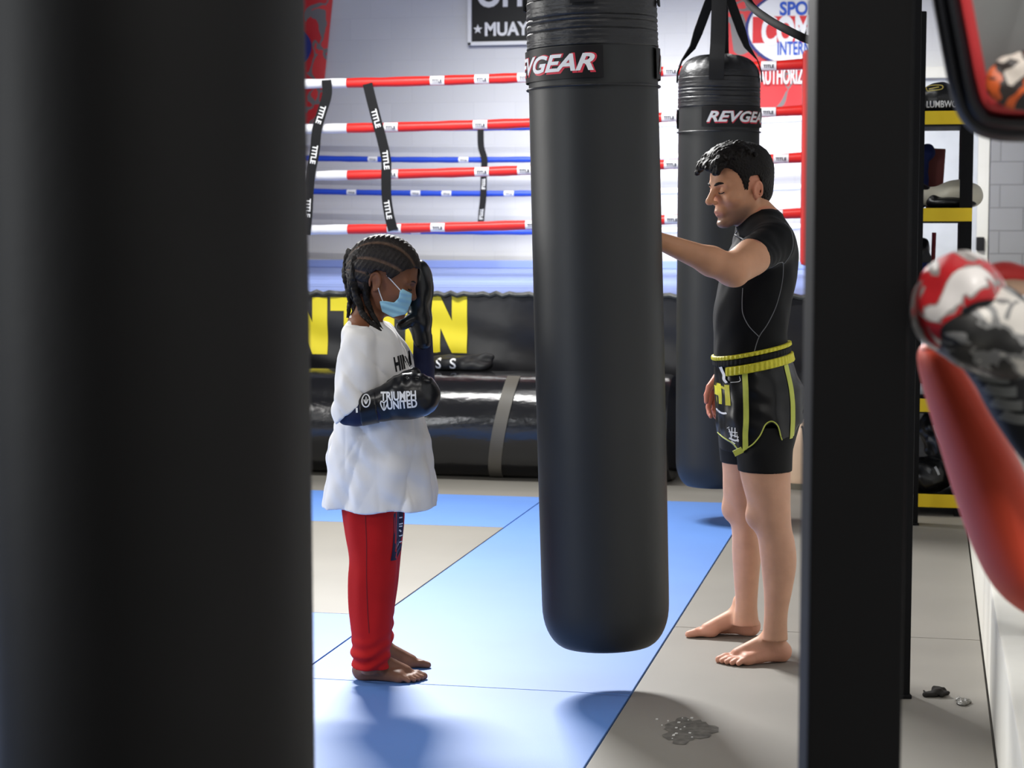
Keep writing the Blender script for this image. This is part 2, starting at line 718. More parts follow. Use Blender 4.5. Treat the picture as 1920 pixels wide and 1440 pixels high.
class Head:
    """anatomical frame: f forward, s to the person's near side, t up"""

    def __init__(s, o, F, Lft, T, S, face=1.0):
        s.o, s.F, s.Lf, s.T, s.S, s.face = [np.array(o), np.array(F), np.array(Lft), np.array(T), S, face]

    def p(s, f, sd, t):
        if t < 0:
            t *= s.face
        return s.o + s.S * (s.F * f + s.Lf * sd + s.T * t)

    def M(s):
        return np.stack([s.F, s.Lf, s.T])

    def inv(s, X, Y, Z):
        x, y, z = X - s.o[0], Y - s.o[1], Z - s.o[2]
        return [(x * a[0] + y * a[1] + z * a[2]) / s.S for a in (s.F, s.Lf, s.T)]

    def ell(s, c, r):
        return ell(s.p(*c), np.array(r) * s.S, s.M())

    def cone(s, a, b, ra, rb, flat=None):
        return cone(s.p(*a), s.p(*b), ra * s.S, rb * s.S, flat)

    def skull(s):
        """(prim, blend) list of the bald head without ears"""
        k = 0.02 * s.S
        out = [(s.ell((-0.004, 0, 0.030), (0.098, 0.076, 0.088)), k),
               (s.ell((0.030, 0, -0.022), (0.060, 0.061, 0.080)), 0.03),
               (s.ell((0.030, 0, -0.070), (0.048, 0.046, 0.046)), 0.03)]
        for q in (-1, 1):
            out += [(s.cone((-0.002, q * 0.052, -0.052), (0.066, q * 0.016, -0.106), 0.017, 0.015), 0.02),
                    (s.ell((0.058, q * 0.044, -0.034), (0.028, 0.020, 0.019)), 0.02),
                    (s.cone((0.074, q * 0.046, 0.010), (0.089, q * 0.014, 0.012), 0.008, 0.010), 0.014)]
        out += [(s.ell((0.079, 0, -0.108), (0.019, 0.022, 0.016)), 0.014)]
        return out

    def face_detail(s, g, lips=True, nose=1.0):
        for q in (-1, 1):
            g.sub(s.ell((0.095, q * 0.032, -0.005), (0.015, 0.017, 0.012)), 0.009)
        nt_ = 0.090 + 0.029 * nose
        g.add(s.cone((0.088, 0, 0.008), (nt_ - 0.002, 0, -0.033), 0.0085, 0.0110), 0.010)
        g.add(s.ell((nt_, 0, -0.037), (0.0110, 0.0110, 0.0100)), 0.006)
        for q in (-1, 1):
            g.add(s.ell((nt_ - 0.013, q * 0.0130, -0.042), (0.011, 0.0072, 0.0072)), 0.004)
            g.sub(s.ell((nt_ - 0.011, q * 0.006, -0.0500), (0.005, 0.0035, 0.004)), 0.002)
            g.add(s.ell((0.0785, q * 0.031, -0.0075), (0.0125, 0.0150, 0.0108)), 0.0025)   # closed-down lids
            g.sub(s.cone((0.0915, q * 0.024, -0.0125), (0.0865, q * 0.041, -0.0115), 0.0014, 0.0014), 0.0015)
        g.add(s.ell((0.0835, 0, -0.072), (0.0135, 0.026, 0.019)), 0.012)
        if lips:
            for q in (-1, 1):
                g.add(s.cone((0.0965, q * 0.004, -0.0698), (0.0880, q * 0.022, -0.0755), 0.0046, 0.003), 0.004)
                g.add(s.cone((0.0945, 0, -0.0830), (0.0862, q * 0.019, -0.0785), 0.0054, 0.003), 0.004)
                g.sub(s.cone((0.106, 0, -0.0762), (0.0925, q * 0.026, -0.0768), 0.0024, 0.0018), 0.0018)
            g.sub(s.ell((0.099, 0, -0.0955), (0.010, 0.018, 0.006)), 0.008)

    def ear(s, g, q, k=1.0):
        M = s.M()
        c = s.p(-0.010, q * 0.072, -0.020)
        ax = s.T * 0.97 - s.F * 0.22
        ax2 = np.cross(s.Lf, ax)
        out = s.Lf * q * 0.85 - s.F * 0.5
        out = out / np.linalg.norm(out)
        S = s.S * k
        g.add(cone(c + ax * 0.012 * S, c - ax * 0.014 * S, 0.0195 * S, 0.013 * S, (s.Lf, 0.42)), 0.006)
        n = 14
        pts = []
        for i in range(n):
            a = -0.9 + 4.6 * i / (n - 1)
            e = ax2 * (-math.sin(a - 1.2)) * 0.017 + ax * math.cos(a - 1.2) * 0.030
            pts.append(c + e * S + out * 0.008 * S)
        for a, b in zip(pts[:-1], pts[1:]):
            g.add(cone(a, b, 0.0045 * S, 0.0045 * S), 0.003)
        g.add(ell(c - ax * 0.027 * S + out * 0.004 * S, np.array((0.008, 0.005, 0.008)) * S, M), 0.005)
        g.sub(ell(c + out * 0.012 * S - ax * 0.004 * S + s.F * 0.003 * S, np.array((0.008, 0.006, 0.013)) * S, M), 0.004)


def foot(g, heel, fwd, big, S=1.0, k=0.016):
    """bare foot with five toes; big = unit vector towards the big-toe side"""
    f = np.array(fwd, float)
    b = np.array(big, float)
    up = np.array((0, 0, 1.0))

    def P(a, c, z):
        return np.array(heel) + (f * a + b * c) * S + up * z * S
    g.add(ell(P(0.030, 0, 0.034), np.array((0.036, 0.031, 0.036)) * S, np.stack([f, b, up])), k)
    g.add(cone(P(0.055, 0, 0.115), P(0.060, 0, 0.06), 0.037 * S, 0.038 * S), 0.02)
    g.add(cone(P(0.070, 0.004, 0.072), P(0.180, 0.020, 0.026), 0.034 * S, 0.024 * S), 0.02)
    g.add(cone(P(0.045, -0.006, 0.036), P(0.162, -0.028, 0.020), 0.031 * S, 0.019 * S), 0.02)
    g.add(cone(P(0.165, 0.024, 0.022), P(0.165, -0.030, 0.017), 0.022 * S, 0.016 * S), 0.014)
    g.add(ell(P(0.058, 0.030, 0.088), np.array((0.012, 0.012, 0.012)) * S), 0.012)
    g.add(ell(P(0.050, -0.030, 0.080), np.array((0.012, 0.012, 0.012)) * S), 0.012)
    toes = [(0.190, 0.032, 0.244, 0.028, 0.0150, 0.0135), (0.188, 0.010, 0.240, 0.007, 0.0105, 0.0095),
            (0.182, -0.007, 0.230, -0.012, 0.0100, 0.0092), (0.174, -0.022, 0.217, -0.029, 0.0096, 0.0090),
            (0.163, -0.036, 0.200, -0.044, 0.0092, 0.0086)]
    for a, c, a2, c2, r, r2 in toes:
        m = ((a + a2) / 2 + 0.004, (c + c2) / 2)
        g.add(cone(P(a - 0.012, c, 0.019), P(m[0], m[1], 0.0175), r * S, r * S * 0.92), 0.008)
        g.add(cone(P(m[0], m[1], 0.0175), P(a2, c2, 0.0105), r * S * 0.95, r2 * S), 0.004)


def hand(g, wrist, d, back, thumb, S=1.0, curl=(0.35, 0.45, 0.3), spread=0.06):
    """d: wrist to knuckles, back: out of the back of the hand, thumb: towards the thumb side"""
    d, back, thumb = [np.array(v, float) / np.linalg.norm(v) for v in (d, back, thumb)]
    w = np.array(wrist, float)

    def P(a, c, z):
        return w + (d * a + thumb * c + back * z) * S
    lens = [(0.042, 0.026, 0.021), (0.046, 0.029, 0.023), (0.042, 0.027, 0.022), (0.034, 0.020, 0.019)]
    for i, c in enumerate((0.031, 0.010, -0.011, -0.030)):
        kn = P(0.088 - 0.004 * abs(i - 1) - (0.006 if i == 3 else 0), c, 0.004)
        g.add(cone(P(0.012, c * 0.55, 0), kn, 0.0155 * S, 0.0115 * S), 0.012)
        ang = 0.0
        p = kn
        for j in range(3):
            ang += curl[j] * (1 + 0.12 * i)
            e = d * math.cos(ang) - back * math.sin(ang) + thumb * spread * (1.2 - i) * (j == 0)
            e /= np.linalg.norm(e)
            q = p + e * lens[i][j] * S
            r = (0.0098, 0.0090, 0.0082)[j] * (0.9 if i == 3 else 1) * S
            g.add(cone(p, q, r, r * 0.93), 0.004)
            p = q
    a = P(0.020, 0.026, -0.006)
    b = P(0.052, 0.052, -0.016)
    c = P(0.080, 0.058, -0.022)
    e = P(0.104, 0.056, -0.028)
    g.add(cone(a, b, 0.017 * S, 0.0125 * S), 0.012)
    g.add(cone(b, c, 0.0115 * S, 0.0105 * S), 0.004)
    g.add(cone(c, e, 0.0105 * S, 0.0090 * S), 0.003)


def drop(bvh, u, w, v0=-1.5, off=0.0015, d=(0, 1, 0)):
    hit = bvh.ray_cast(Vector((u, v0, w)), Vector(d))
    if hit[0] is None:
        return None
    return np.array(hit[0]) - np.array(d) * off


def bvh_of(V, F):
    return BVHTree.FromPolygons([tuple(v) for v in V.tolist()], F.tolist())


def lay(bvh, V2, F, off=0.0015, v0=-1.5):
    """lay flat lettering (u, w points) on to a surface, looking along +v"""
    P = [drop(bvh, a, b, v0, off) for a, b in V2]
    ok = [p is not None for p in P]
    idx = {}
    out = []
    for i, p in enumerate(P):
        if ok[i]:
            idx[i] = len(out)
            out.append(p)
    FF = [[idx[i] for i in f] for f in F if all(ok[i] for i in f)]
    return out, FF


def lay_tube(mb, bvh, pts, r, n=6, off=0.0, sub=10):
    P = [drop(bvh, a, b, off=off) for a, b in smooth_path([np.array(p) for p in pts], sub)]
    P = [p for p in P if p is not None]
    return mb.tube(P, r, n)


def lay_ribbon(mb, bvh, pts, wid, off=0.0025, sub=10, nw=4):
    C = smooth_path([np.array(p, float) for p in pts], sub)
    rowsv = []
    for i, c in enumerate(C):
        t = C[min(i + 1, len(C) - 1)] - C[max(i - 1, 0)]
        t /= np.linalg.norm(t)
        nn = np.array((-t[1], t[0]))
        rowsv.append([drop(bvh, *(c + nn * wid * (k / nw - 0.5)), off=off) for k in range(nw + 1)])
    V = []
    F = []
    for a, b in zip(rowsv[:-1], rowsv[1:]):
        for k in range(nw):
            q = [a[k], a[k + 1], b[k + 1], b[k]]
            if any(x is None for x in q):
                continue
            n = len(V)
            V += q
            F.append((n, n + 1, n + 2, n + 3))
    return mb.add(V, F)

# ================================================================== THE ROOM
def struct(o):
    o['kind'] = 'structure'
    return o


M_wall = block_mat('painted_block_wall', (212, 212, 214), (208, 208, 211), 0.4, 0.2, 'XZ', 0.55, 0.004, 0.10)
M_wallR = block_mat('painted_block_side', (205, 205, 203), (196, 196, 194), 0.4, 0.2, 'YZ', 0.6, 0.006, 0.3)
M_pil = block_mat('painted_pilaster_block', (138, 138, 140), (122, 122, 124), 0.4, 0.2, 'XZ', 0.6, 0.007, 0.6)
M_floor = mat('concrete_floor', (116, 114, 110), 0.7, 0.3, var=0.1, vscale=3, bump=0.1)
M_ceil = mat('ceiling_paint', (96, 96, 98), 0.9, 0.1)
M_white = mat('white_paint', (226, 224, 216), 0.5, 0.3, var=0.03, bump=0.05, bscale=20)
M_black = mat('black_steel', (9, 9, 11), 0.62, 0.15, var=0.08)
M_blackp = mat('black_paint', (20, 20, 22), 0.5, 0.3, var=0.08)

YB = 17.7
XR = 0.86
struct(MB().box((-9, -2.5, -0.3), (3, YB + 0.3, -0.022)).build('floor', M_floor, smooth=False))
struct(MB().box((-9, YB, -0.022), (3, YB + 0.25, 4.2)).build('wall_back', M_wall, smooth=False))
struct(MB().box((XR, -2.5, -0.022), (XR + 0.25, YB, 4.2)).build('wall_right', M_wallR, smooth=False))
struct(MB().box((-9.25, -2.5, -0.022), (-9, YB, 4.2)).build('wall_left', M_wallR, smooth=False))
struct(MB().box((-9.25, -2.5, 4.2), (3, YB + 0.25, 4.4)).build('ceiling', M_ceil, smooth=False))
# pilaster of half-height painted blocks at the back of the room
pa, pb = onY(1856, 400, YB - 0.35), onY(1918, 400, YB - 0.35)
o = struct(MB().box((pa[0], YB - 0.35, -0.022), (pb[0] + 0.05, YB, 4.2), 0.01).build('trim_1', M_pil))
# white door with its frame beside the pilaster
da, db = onY(1806, 400, YB - 0.06), onY(1853, 400, YB - 0.06)
door = struct(MB().box((da[0] - 0.75, YB - 0.05, -0.02), (db[0] - 0.10, YB - 0.01, 2.75), 0.004).build('door_1', mat('white_door', (196, 200, 206), 0.4, 0.4)))
fr = MB()
fr.box((db[0] - 0.10, YB - 0.12, -0.02), (db[0], YB, 2.85), 0.006)
fr.box((da[0] - 0.85, YB - 0.12, -0.02), (da[0] - 0.75, YB, 2.85), 0.006)
fr.box((da[0] - 0.85, YB - 0.12, 2.75), (db[0], YB, 2.85), 0.006)
fr.build('door_frame', M_white, door)
c = onY(1838, 457, YB - 0.16)
MB().box((c[0] - 0.035, YB - 0.17, c[2] - 0.06), (c[0] + 0.035, YB - 0.05, c[2] + 0.06), 0.01).build('door_lock', M_blackp, door, label='black door lock box')

# white concrete ledge along the right wall
LX, LZ = 0.208, 0.345
s = onZ(1872, 1189, LZ)
led = MB().box((LX, -2.0, -0.022), (XR, s[1], LZ), 0.012)
struct(led.build('trim_2', M_white))
led = MB().box((LX + 0.0, s[1], -0.022), (XR, YB - 0.4, LZ - 0.02), 0.015)
led.box((LX + 0.09, s[1] + 0.03, LZ - 0.03), (XR, YB - 0.4, LZ + 0.02), 0.012)
struct(led.build('trim_3', M_white))

# ================================================================== FLOOR MATS (2 cm thick sheets laid edge to edge)


def mat_material(name, rgb, rough, spec):
    m = mat(name, rgb, rough, spec, var=0.05, vscale=2.2, bump=0.06, bscale=240, coat=0.30)
    m.node_tree.nodes['Principled BSDF'].inputs['Coat Roughness'].default_value = 0.58
    if rgb[0] > 100:
        m.node_tree.nodes['Principled BSDF'].inputs['Coat Weight'].default_value = 0.15
    return m


M_blue = mat_material('blue_mat_vinyl', (80, 130, 206), 0.60, 1.0)
M_grey = mat_material('grey_mat_vinyl', (132, 128, 120), 0.55, 0.7)
XA, XB = -0.882, -1.98
GAP = 0.003
MATS_LAY = [
    ('blue', (XB, 2.0, XA, 5.82), 'blue floor mat nearest the camera, under the dark bag shadow'),
    ('blue', (XB, 5.82, XA, 10.02), 'long blue floor mat between the child and the man, under the middle bag'),
    ('blue', (-4.6, 2.0, XB, 6.83), 'blue floor mat at the left edge behind the child\'s heels'),
    ('grey', (-4.6, 6.83, XB, 8.97), 'grey floor mat left of the child between two blue mats'),
    ('blue', (-4.6, 8.97, XB, 10.02), 'blue floor mat in a narrow strip behind the grey one, near the ring'),
    ('grey', (-4.6, 10.02, XA, 11.6), 'grey floor mat along the foot of the vinyl roll'),
    ('grey', (XA, 6.86, LX - 0.004, 11.6), 'grey floor mat running from the man\'s feet to the shelf unit'),
    ('grey', (XA, 2.0, LX - 0.004, 6.86), 'grey floor mat in front of the man, with a scuffed dark patch'),
]
for kind, (x0, y0, x1, y1), lb in MATS_LAY:
    o = MB().box((x0 + GAP, y0 + GAP, -0.022), (x1 - GAP, y1 - GAP, 0.0), 0.003).build('floor_mat', M_blue if kind == 'blue' else M_grey)
    tag(o, lb, 'floor mat', 'floor mats')

# scuffed patch and litter
M_patch = mat('worn_patch', (104, 101, 96), 0.85, 0.2, var=0.35, vscale=40)
c = onZ(1290, 1370)
V = [(c[0], c[1], 0.002)]
n = 40
for i in range(n):
    a = 2 * math.pi * i / n
    rx = 0.072 * (1 + 0.14 * math.sin(3 * a + 1) + 0.10 * math.sin(7 * a) + 0.06 * rng.normal())
    V.append((c[0] + rx * math.cos(a), c[1] + rx * 1.9 * math.sin(a), 0.0012))
o = mesh_obj('worn_patch', V, [(0, 1 + i, 1 + (i + 1) % n) for i in range(n)], M_patch)
tag(o, 'dark ragged worn patch in the grey mat in front of the man', 'worn patch')
M_fleck = mat('white_flecks', (205, 204, 200), 0.8, 0.2)
mb = MB()
for i in range(16):
    p = onZ(1232 + rng.uniform(0, 70), 1345 + rng.uniform(0, 45))
    r = rng.uniform(0.0015, 0.0055)
    mb.box((p[0] - r, p[1] - r, 0.0), (p[0] + r * 0.6, p[1] + r, 0.003), 0.001)
o = mb.build('mat_crumbs', M_fleck)
tag(o, 'white crumbs scattered by the worn patch in the mat', 'crumbs', kind='stuff')


def crumple(name, px, py, su, sv, sw, m, seed, label, cat):
    p = onZ(px, py)
    r = np.random.RandomState(seed)
    g = Grid((-su - .03, -sv - .03, -0.01), (su + .03, sv + .03, sw * 2 + .03), max(su, sw) / 22)
    for i in range(5):
        q = np.array((r.uniform(-su, su) * .6, r.uniform(-sv, sv) * .6, sw * r.uniform(0.3, 0.8)))
        g.add(ell(q, (su * r.uniform(.35, .6), sv * r.uniform(.35, .6), sw * r.uniform(.3, .7))), 0.006)
    fnz = fold_noise(seed, 10, (su * .3, su * .9), (1, 1, 1))
    X, Y, Z = g.axes()
    g.D += (fnz(X, Y, Z) * sw * 0.14).astype(np.float32)
    g.cut(lambda X, Y, Z: 0.0 * X + 0.0 * Y - Z + 0.001)
    V, F = g.mesh(1)
    o = mesh_obj(name, V, F, m)
    o.location = (p[0], p[1], 0)
    return tag(o, label, cat)


crumple('dark_rag', 1758, 1304, 0.052, 0.05, 0.02, mat('dark_rag', (40, 38, 36), 0.9, 0.2), 3, 'crumpled dark rag on the floor beside the base of the upright', 'rag')
crumple('wrapper', 1808, 1318, 0.03, 0.045, 0.011, mat('foil_wrapper', (120, 118, 112), 0.4, 0.5), 5, 'small crumpled grey wrapper on the floor by the white ledge', 'wrapper')

# ================================================================== BOXING RING
RX1 = onY(1530, 400, 11.55)[0]
RX0 = RX1 - 5.2
RYF, RYB = 11.55, 16.9           # front and back rope lines
CZ = 1.055
ring = empty('boxing_ring', ((RX0 + RX1) / 2, 14.2, 0), 'raised boxing ring with red and blue ropes and a blue canvas', 'boxing ring')
ro = np.array((-(RX0 + RX1) / 2, -14.2, 0.0))


def rloc(p):
    return np.array(p, float) + ro


M_canvas = mat('blue_canvas', (140, 158, 214), 0.6, 0.35, var=0.08, vscale=1.2)
M_skirt = mat('black_skirt_vinyl', (26, 26, 29), 0.38, 0.5, var=0.15, vscale=4, bump=0.25, bscale=9)
M_yellow = mat('yellow_lettering', (238, 220, 48), 0.5, 0.4, var=0.05)
M_red = mat('red_rope_vinyl', (222, 40, 34), 0.38, 0.5, var=0.08, vscale=3)
M_rblue = mat('blue_rope_vinyl', (38, 74, 190), 0.4, 0.5, var=0.08, vscale=3)
M_rwhite = mat('white_rope_vinyl', (236, 236, 240), 0.4, 0.5, var=0.03)
M_strap = mat('black_webbing', (24, 24, 26), 0.7, 0.25, var=0.1, vscale=30)
M_lwhite = mat('white_lettering', (236, 236, 236), 0.55, 0.3, var=0.02)
M_ink = mat('dark_print', (44, 44, 60), 0.6, 0.3)

mb = MB().box(rloc((RX0 - 0.5, RYF - 0.33, 0.02)), rloc((RX1 + 0.5, RYB + 0.5, CZ - 0.03)))
mb.build('platform', M_skirt, ring, smooth=False)
mb = MB().box(rloc((RX0 - 0.5, RYF - 0.34, CZ - 0.04)), rloc((RX1 + 0.5, RYB + 0.5, CZ)), 0.015)
mb.build('canvas', M_canvas, ring)
mb = MB().box(rloc((RX0 - 0.5, RYB + 0.42, CZ)), rloc((RX1 + 0.5, RYB + 0.5, CZ + 0.07)), 0.01)
mb.build('edge_board', M_canvas, ring)
# skirt: gathered banner on the front
YS = RYF - 0.36


def skirt(s, t):
    x = RX0 - 0.5 + s * (RX1 - RX0 + 1.0)
    z = 1.045 - t * 0.50 - t * 0.05 * abs(math.sin(x * 5.2))
    y = YS - 0.016 * math.sin(x * 9 + 2 * math.sin(x * 3)) * (0.25 + t) - 0.02 * math.sin(x * 4.1) * t - 0.012 * math.sin(z * 26 + x * 6) * t
    return rloc((x, y, z))


ap = MB().sheet(skirt, 300, 14, (0, 0.006, 0)).build('apron_banner', M_skirt, ring, label='black apron banner with yellow letters')
# rolled hem puckers along the top edge
P = [rloc((RX0 - 0.5 + i * 0.04, YS - 0.01 - 0.006 * math.sin(i * 1.9), 1.04 + 0.008 * math.sin(i * 2.7))) for i in range(int((RX1 - RX0 + 1.0) / 0.04))]
MB().tube(P, 0.016, 8).build('apron_hem', mat('apron_hem', (62, 64, 62), 0.45, 0.5, bump=0.4, bscale=30), ap)


def skirt_at(x, z):
    t = (1.045 - z) / 0.5
    s = (x - RX0 + 0.5) / (RX1 - RX0 + 1.0)
    p = skirt(s, t)
    p[2] = z
    return p + np.array((0, -0.004, 0))


def block_letter(ch, pxl, pxr, pyt, pyb):
    """bold condensed yellow capital on the apron between photo pixels"""
    a, b = onY(pxl, pyt, YS), onY(pxr, pyb, YS)
    w, h = b[0] - a[0], a[2] - b[2]
    st = 0.36
    polys = {
        'N': [[(0, 0), (st, 0), (st, 1), (0, 1)], [(1 - st, 0), (1, 0), (1, 1), (1 - st, 1)], [(0, 1), (st, 1), (1, 0), (1 - st, 0)]],
        'T': [[(0, 1), (0, 0.76), (1, 0.76), (1, 1)], [(0.32, 0.78), (0.32, 0), (0.68, 0), (0.68, 0.78)]],
        'O': [[(0, 0.1), (st, 0.1), (st, .9), (0, .9)], [(1 - st, .1), (1, .1), (1, .9), (1 - st, .9)], [(0.08, .78), (.92, .78), (.85, 1), (.15, 1)], [(0.08, .22), (.92, .22), (.85, 0), (.15, 0)]],
    }[ch]
    m = MB()
    for i, q in enumerate(polys):
        q = [np.array(v) for v in q]
        nu, nv = 6, 24

        def fn(s, t, q=q, i=i):
            e = (q[0] * (1 - s) + q[1] * s) * (1 - t) + (q[3] * (1 - s) + q[2] * s) * t
            return skirt_at(a[0] + e[0] * w, b[2] + e[1] * h) - np.array((0, 0.0006 * i, 0))
        m.grid(fn, nu, nv)
    return m.build('letter', M_yellow, ap)


block_letter('N', 536, 615, 557, 664)
block_letter('T', 620, 700, 557, 664)
block_letter('O', 712, 788, 557, 664)
block_letter('N', 797, 876, 554, 662)

# ropes: slightly slack, in coloured sleeves
ROPE_Z = [0.370, 0.713, 1.015, 1.300]


def rope_run(p0, p1, sag, n=40):
    return [np.array(p0) * (1 - t) + np.array(p1) * t + np.array((0, 0, -sag * 4 * t * (1 - t))) for t in [i / n for i in range(n + 1)]]


def rope(zt, y, sections, sag, r, pymarks, dz=0.0):
    """sections: list of (x0, x1, material, name)"""
    first = None
    run = rope_run((RX0, y, CZ + zt), (RX1, y, CZ + zt + dz), sag)
    xs = np.array([p[0] for p in run])
    zs = np.array([p[2] for p in run])

    def at(x):
        return np.array((x, y, np.interp(x, xs, zs)))
    for x0, x1, m in sections:
        P = [rloc(at(x0 + (x1 - x0) * i / 26)) for i in range(27)]
        o = MB().tube(P, [r * (1 + 0.06 * math.sin(i * 2.3)) for i in range(27)], 12).build('rope' if first is None else 'rope_sleeve', m, ring if first is None else first)
        if first is None:
            first = o
    # printed white name patches
    for x in pymarks:
        p = at(x)
        V = []
        k = 8
        for i in range(k + 1):
            a = math.radians(-150 + 110 * i / k)
            for q in (-0.045, 0.045):
                V.append(rloc(p + np.array((q, math.sin(a) * 0 - math.cos(a + math.pi / 2) * 0, 0)) + np.array((0, -abs(math.cos(math.radians(-55 + 110 * i / k))) * (r + .003), math.sin(math.radians(-55 + 110 * i / k)) * (r + .003)))))
        F = [(2 * i, 2 * i + 1, 2 * i + 3, 2 * i + 2) for i in range(k)]
        b = MB().add(V, F).build('print_patch', M_rwhite, first)
        G, FF = TITLE_SMALL
        m2 = glyphs_on_plane(MB(), G, FF, rloc(p + np.array((0, -r - 0.006, -0.004))), (1, 0, 0), (0, 0, 1))
        mb_join(b, m2, M_ink)
    return first, at


def mb_join(o, m2, material):
    """add more faces with a second material to a finished mesh"""
    bm = bmesh.new()
    bm.from_mesh(o.data)
    vs = [bm.verts.new(v) for v in m2.V]
    for f in m2.F:
        try:
            nf = bm.faces.new([vs[i] for i in f])
            nf.material_index = len(o.data.materials)
        except ValueError:
            pass
    bm.to_mesh(o.data)
    bm.free()
    o.data.materials.append(material)


TITLE_SMALL = glyphs('TITLE', 0.019, bold=0.03, maxedge=1)
xw = onY(652, 300, RYF)[0]
front = []
for i, (zt, dz) in enumerate(zip(ROPE_Z, (0.105, 0.09, 0.065, 0.05))):
    marks = [onY(v, 300, RYF)[0] for v in ((740, 822, 1000, 1262, 1455), (735, 905, 985, 1260, 1465), (735, 902, 1255, 1440), (822, 905, 985, 1258, 1440))[i]]
    front.append(rope(zt, RYF, [(xw, RX1, M_red), (RX0, xw, M_rwhite)], 0.045, 0.030, marks, dz))
xb = onY(1120, 300, RYB)[0]
back = []
for i, zt in enumerate(ROPE_Z):
    marks = [onY(v, 300, RYB)[0] for v in ((640, 780), (660, 780, 838, 955), (700, 870), (640, 590))[i]]
    back.append(rope(zt, RYB, [(RX0, xb, M_rblue), (xb, RX1, M_rwhite)], 0.05, 0.026, marks, 0.03))
# side ropes on the right, in white
for zt in ROPE_Z:
    P = rope_run((RX1, RYF, CZ + zt + 0.03), (RX1, RYB, CZ + zt + 0.03), 0.03)
    MB().tube([rloc(p) for p in P], 0.028, 10).build('rope', M_rwhite, ring)
# corner posts with tall pads
for x, y in ((RX1 + 0.14, RYF - 0.02), (RX1 + 0.14, RYB + 0.1), (RX0 - 0.1, RYF), (RX0 - 0.1, RYB + 0.1)):
    m = MB().lathe([(0.05, CZ - 0.02), (0.05, CZ + 1.45)], 16, (rloc((x, 0, 0))[0], rloc((0, y, 0))[1]))
    m.build('corner_post', M_black, ring)
    pad_c = rloc((x - (0.125 if x > -2 else -0.075), y - 0.05, 0))
    MB().box((pad_c[0] - 0.10, pad_c[1] - 0.06, CZ + 0.16), (pad_c[0] + 0.10, pad_c[1] + 0.06, CZ + 1.42), 0.03).build('corner_pad', M_red, ring)
# black spacer straps between the ropes, with printed lettering


def spacer(pts, y, wid=0.062):
    P = smooth_path([onY(px, py, y - 0.045) for px, py in pts], 8)
    o = MB().strap([rloc(p) for p in P], (1, 0, 0), wid, 0.006).build('spacer_strap', M_strap, ring)
    return o, P


def strap_text(o, P, spots, height, wid_dir=1):
    G, FF = glyphs('TITLE', height, bold=0.03, maxedge=1)
    for t in spots:
        i = int(t * (len(P) - 1))
        a = P[max(i - 3, 0)]
        b = P[min(i + 3, len(P) - 1)]
        d = (b - a) / np.linalg.norm(b - a)
        m = glyphs_on_plane(MB(), G, FF, rloc(P[i] + np.array((0, -0.006, 0))), d, np.cross(d, (0, -1, 0)) * -1)
        m.build('lettering', M_lwhite, o)


o, P = spacer([(689, 157), (697, 190), (708, 232), (716, 262), (724, 300), (724, 335), (725, 372), (730, 405), (737, 432)], RYF)
strap_text(o, P, (0.22, 0.50, 0.83), 0.035)
o, P = spacer([(612, 150), (613, 178), (602, 215), (594, 245), (590, 285), (583, 322), (579, 360), (577, 400), (573, 440)], RYF)
strap_text(o, P, (0.25, 0.52, 0.85), 0.035)
o, P = spacer([(901, 242), (902, 275), (908, 298), (907, 330), (906, 370), (903, 398), (901, 428)], RYB, 0.058)
strap_text(o, P, (0.58, 0.86), 0.03)
for px in (760, 1130, 1400):
    if px == 1400:
        pass

# ------------------------------------------------------------------ long black vinyl roll along the foot of the ring
RR = 0.305
rx1 = onY(1262, 800, 10.8)[0]
roll = empty('vinyl_roll', (rx1 - 2.6, 10.82, 0), 'long glossy black vinyl roll lying along the foot of the ring', 'padded roll')
M_roll = mat('glossy_black_vinyl', (26, 26, 28), 0.17, 0.7, var=0.12, vscale=3, bump=0.20, bscale=14, stretch=(1.0, 2.2, 2.2))
V = []
F = []
nx, na = 220, 64
for i in range(nx + 1):
    x = -2.6 + 5.2 * i / nx
    for k in range(na):
        a = 2 * math.pi * k / na
        r = RR * (1 + 0.004 * math.sin(x * 11 + 3 * math.sin(a * 2)) + 0.003 * math.sin(a * 9 + x * 4))
        if i in (0, nx):
            r *= 0.97
        V.append((x, r * math.cos(a), max(RR + r * math.sin(a), 0.001)))
for i in range(nx):
    for k in range(na):
        l = (k + 1) % na
        F.append((i * na + k, i * na + l, (i + 1) * na + l, (i + 1) * na + k))
F.append(tuple(range(na)))
F.append(tuple(nx * na + k for k in range(na))[::-1])
rb = MB().add(V, F).build('roll_cover', M_roll, roll, angle=50)
# faded tape band round it
tb = onY(938, 790, 10.5)[0] - (rx1 - 2.6)
m = MB()
P = []
for k in range(30):
    a = math.radians(112 + 150 * k / 29)
    P.append((tb + 0.055 * math.cos(k / 29 * 3.0) - 0.02, (RR + 0.005) * math.cos(a), RR + (RR + 0.005) * math.sin(a)))
m.strap(P, (1, 0, 0), 0.075, 0.004)
m.build('tape_band', mat('tape_band', (98, 94, 86), 0.5, 0.4), roll, label='grey tape band')

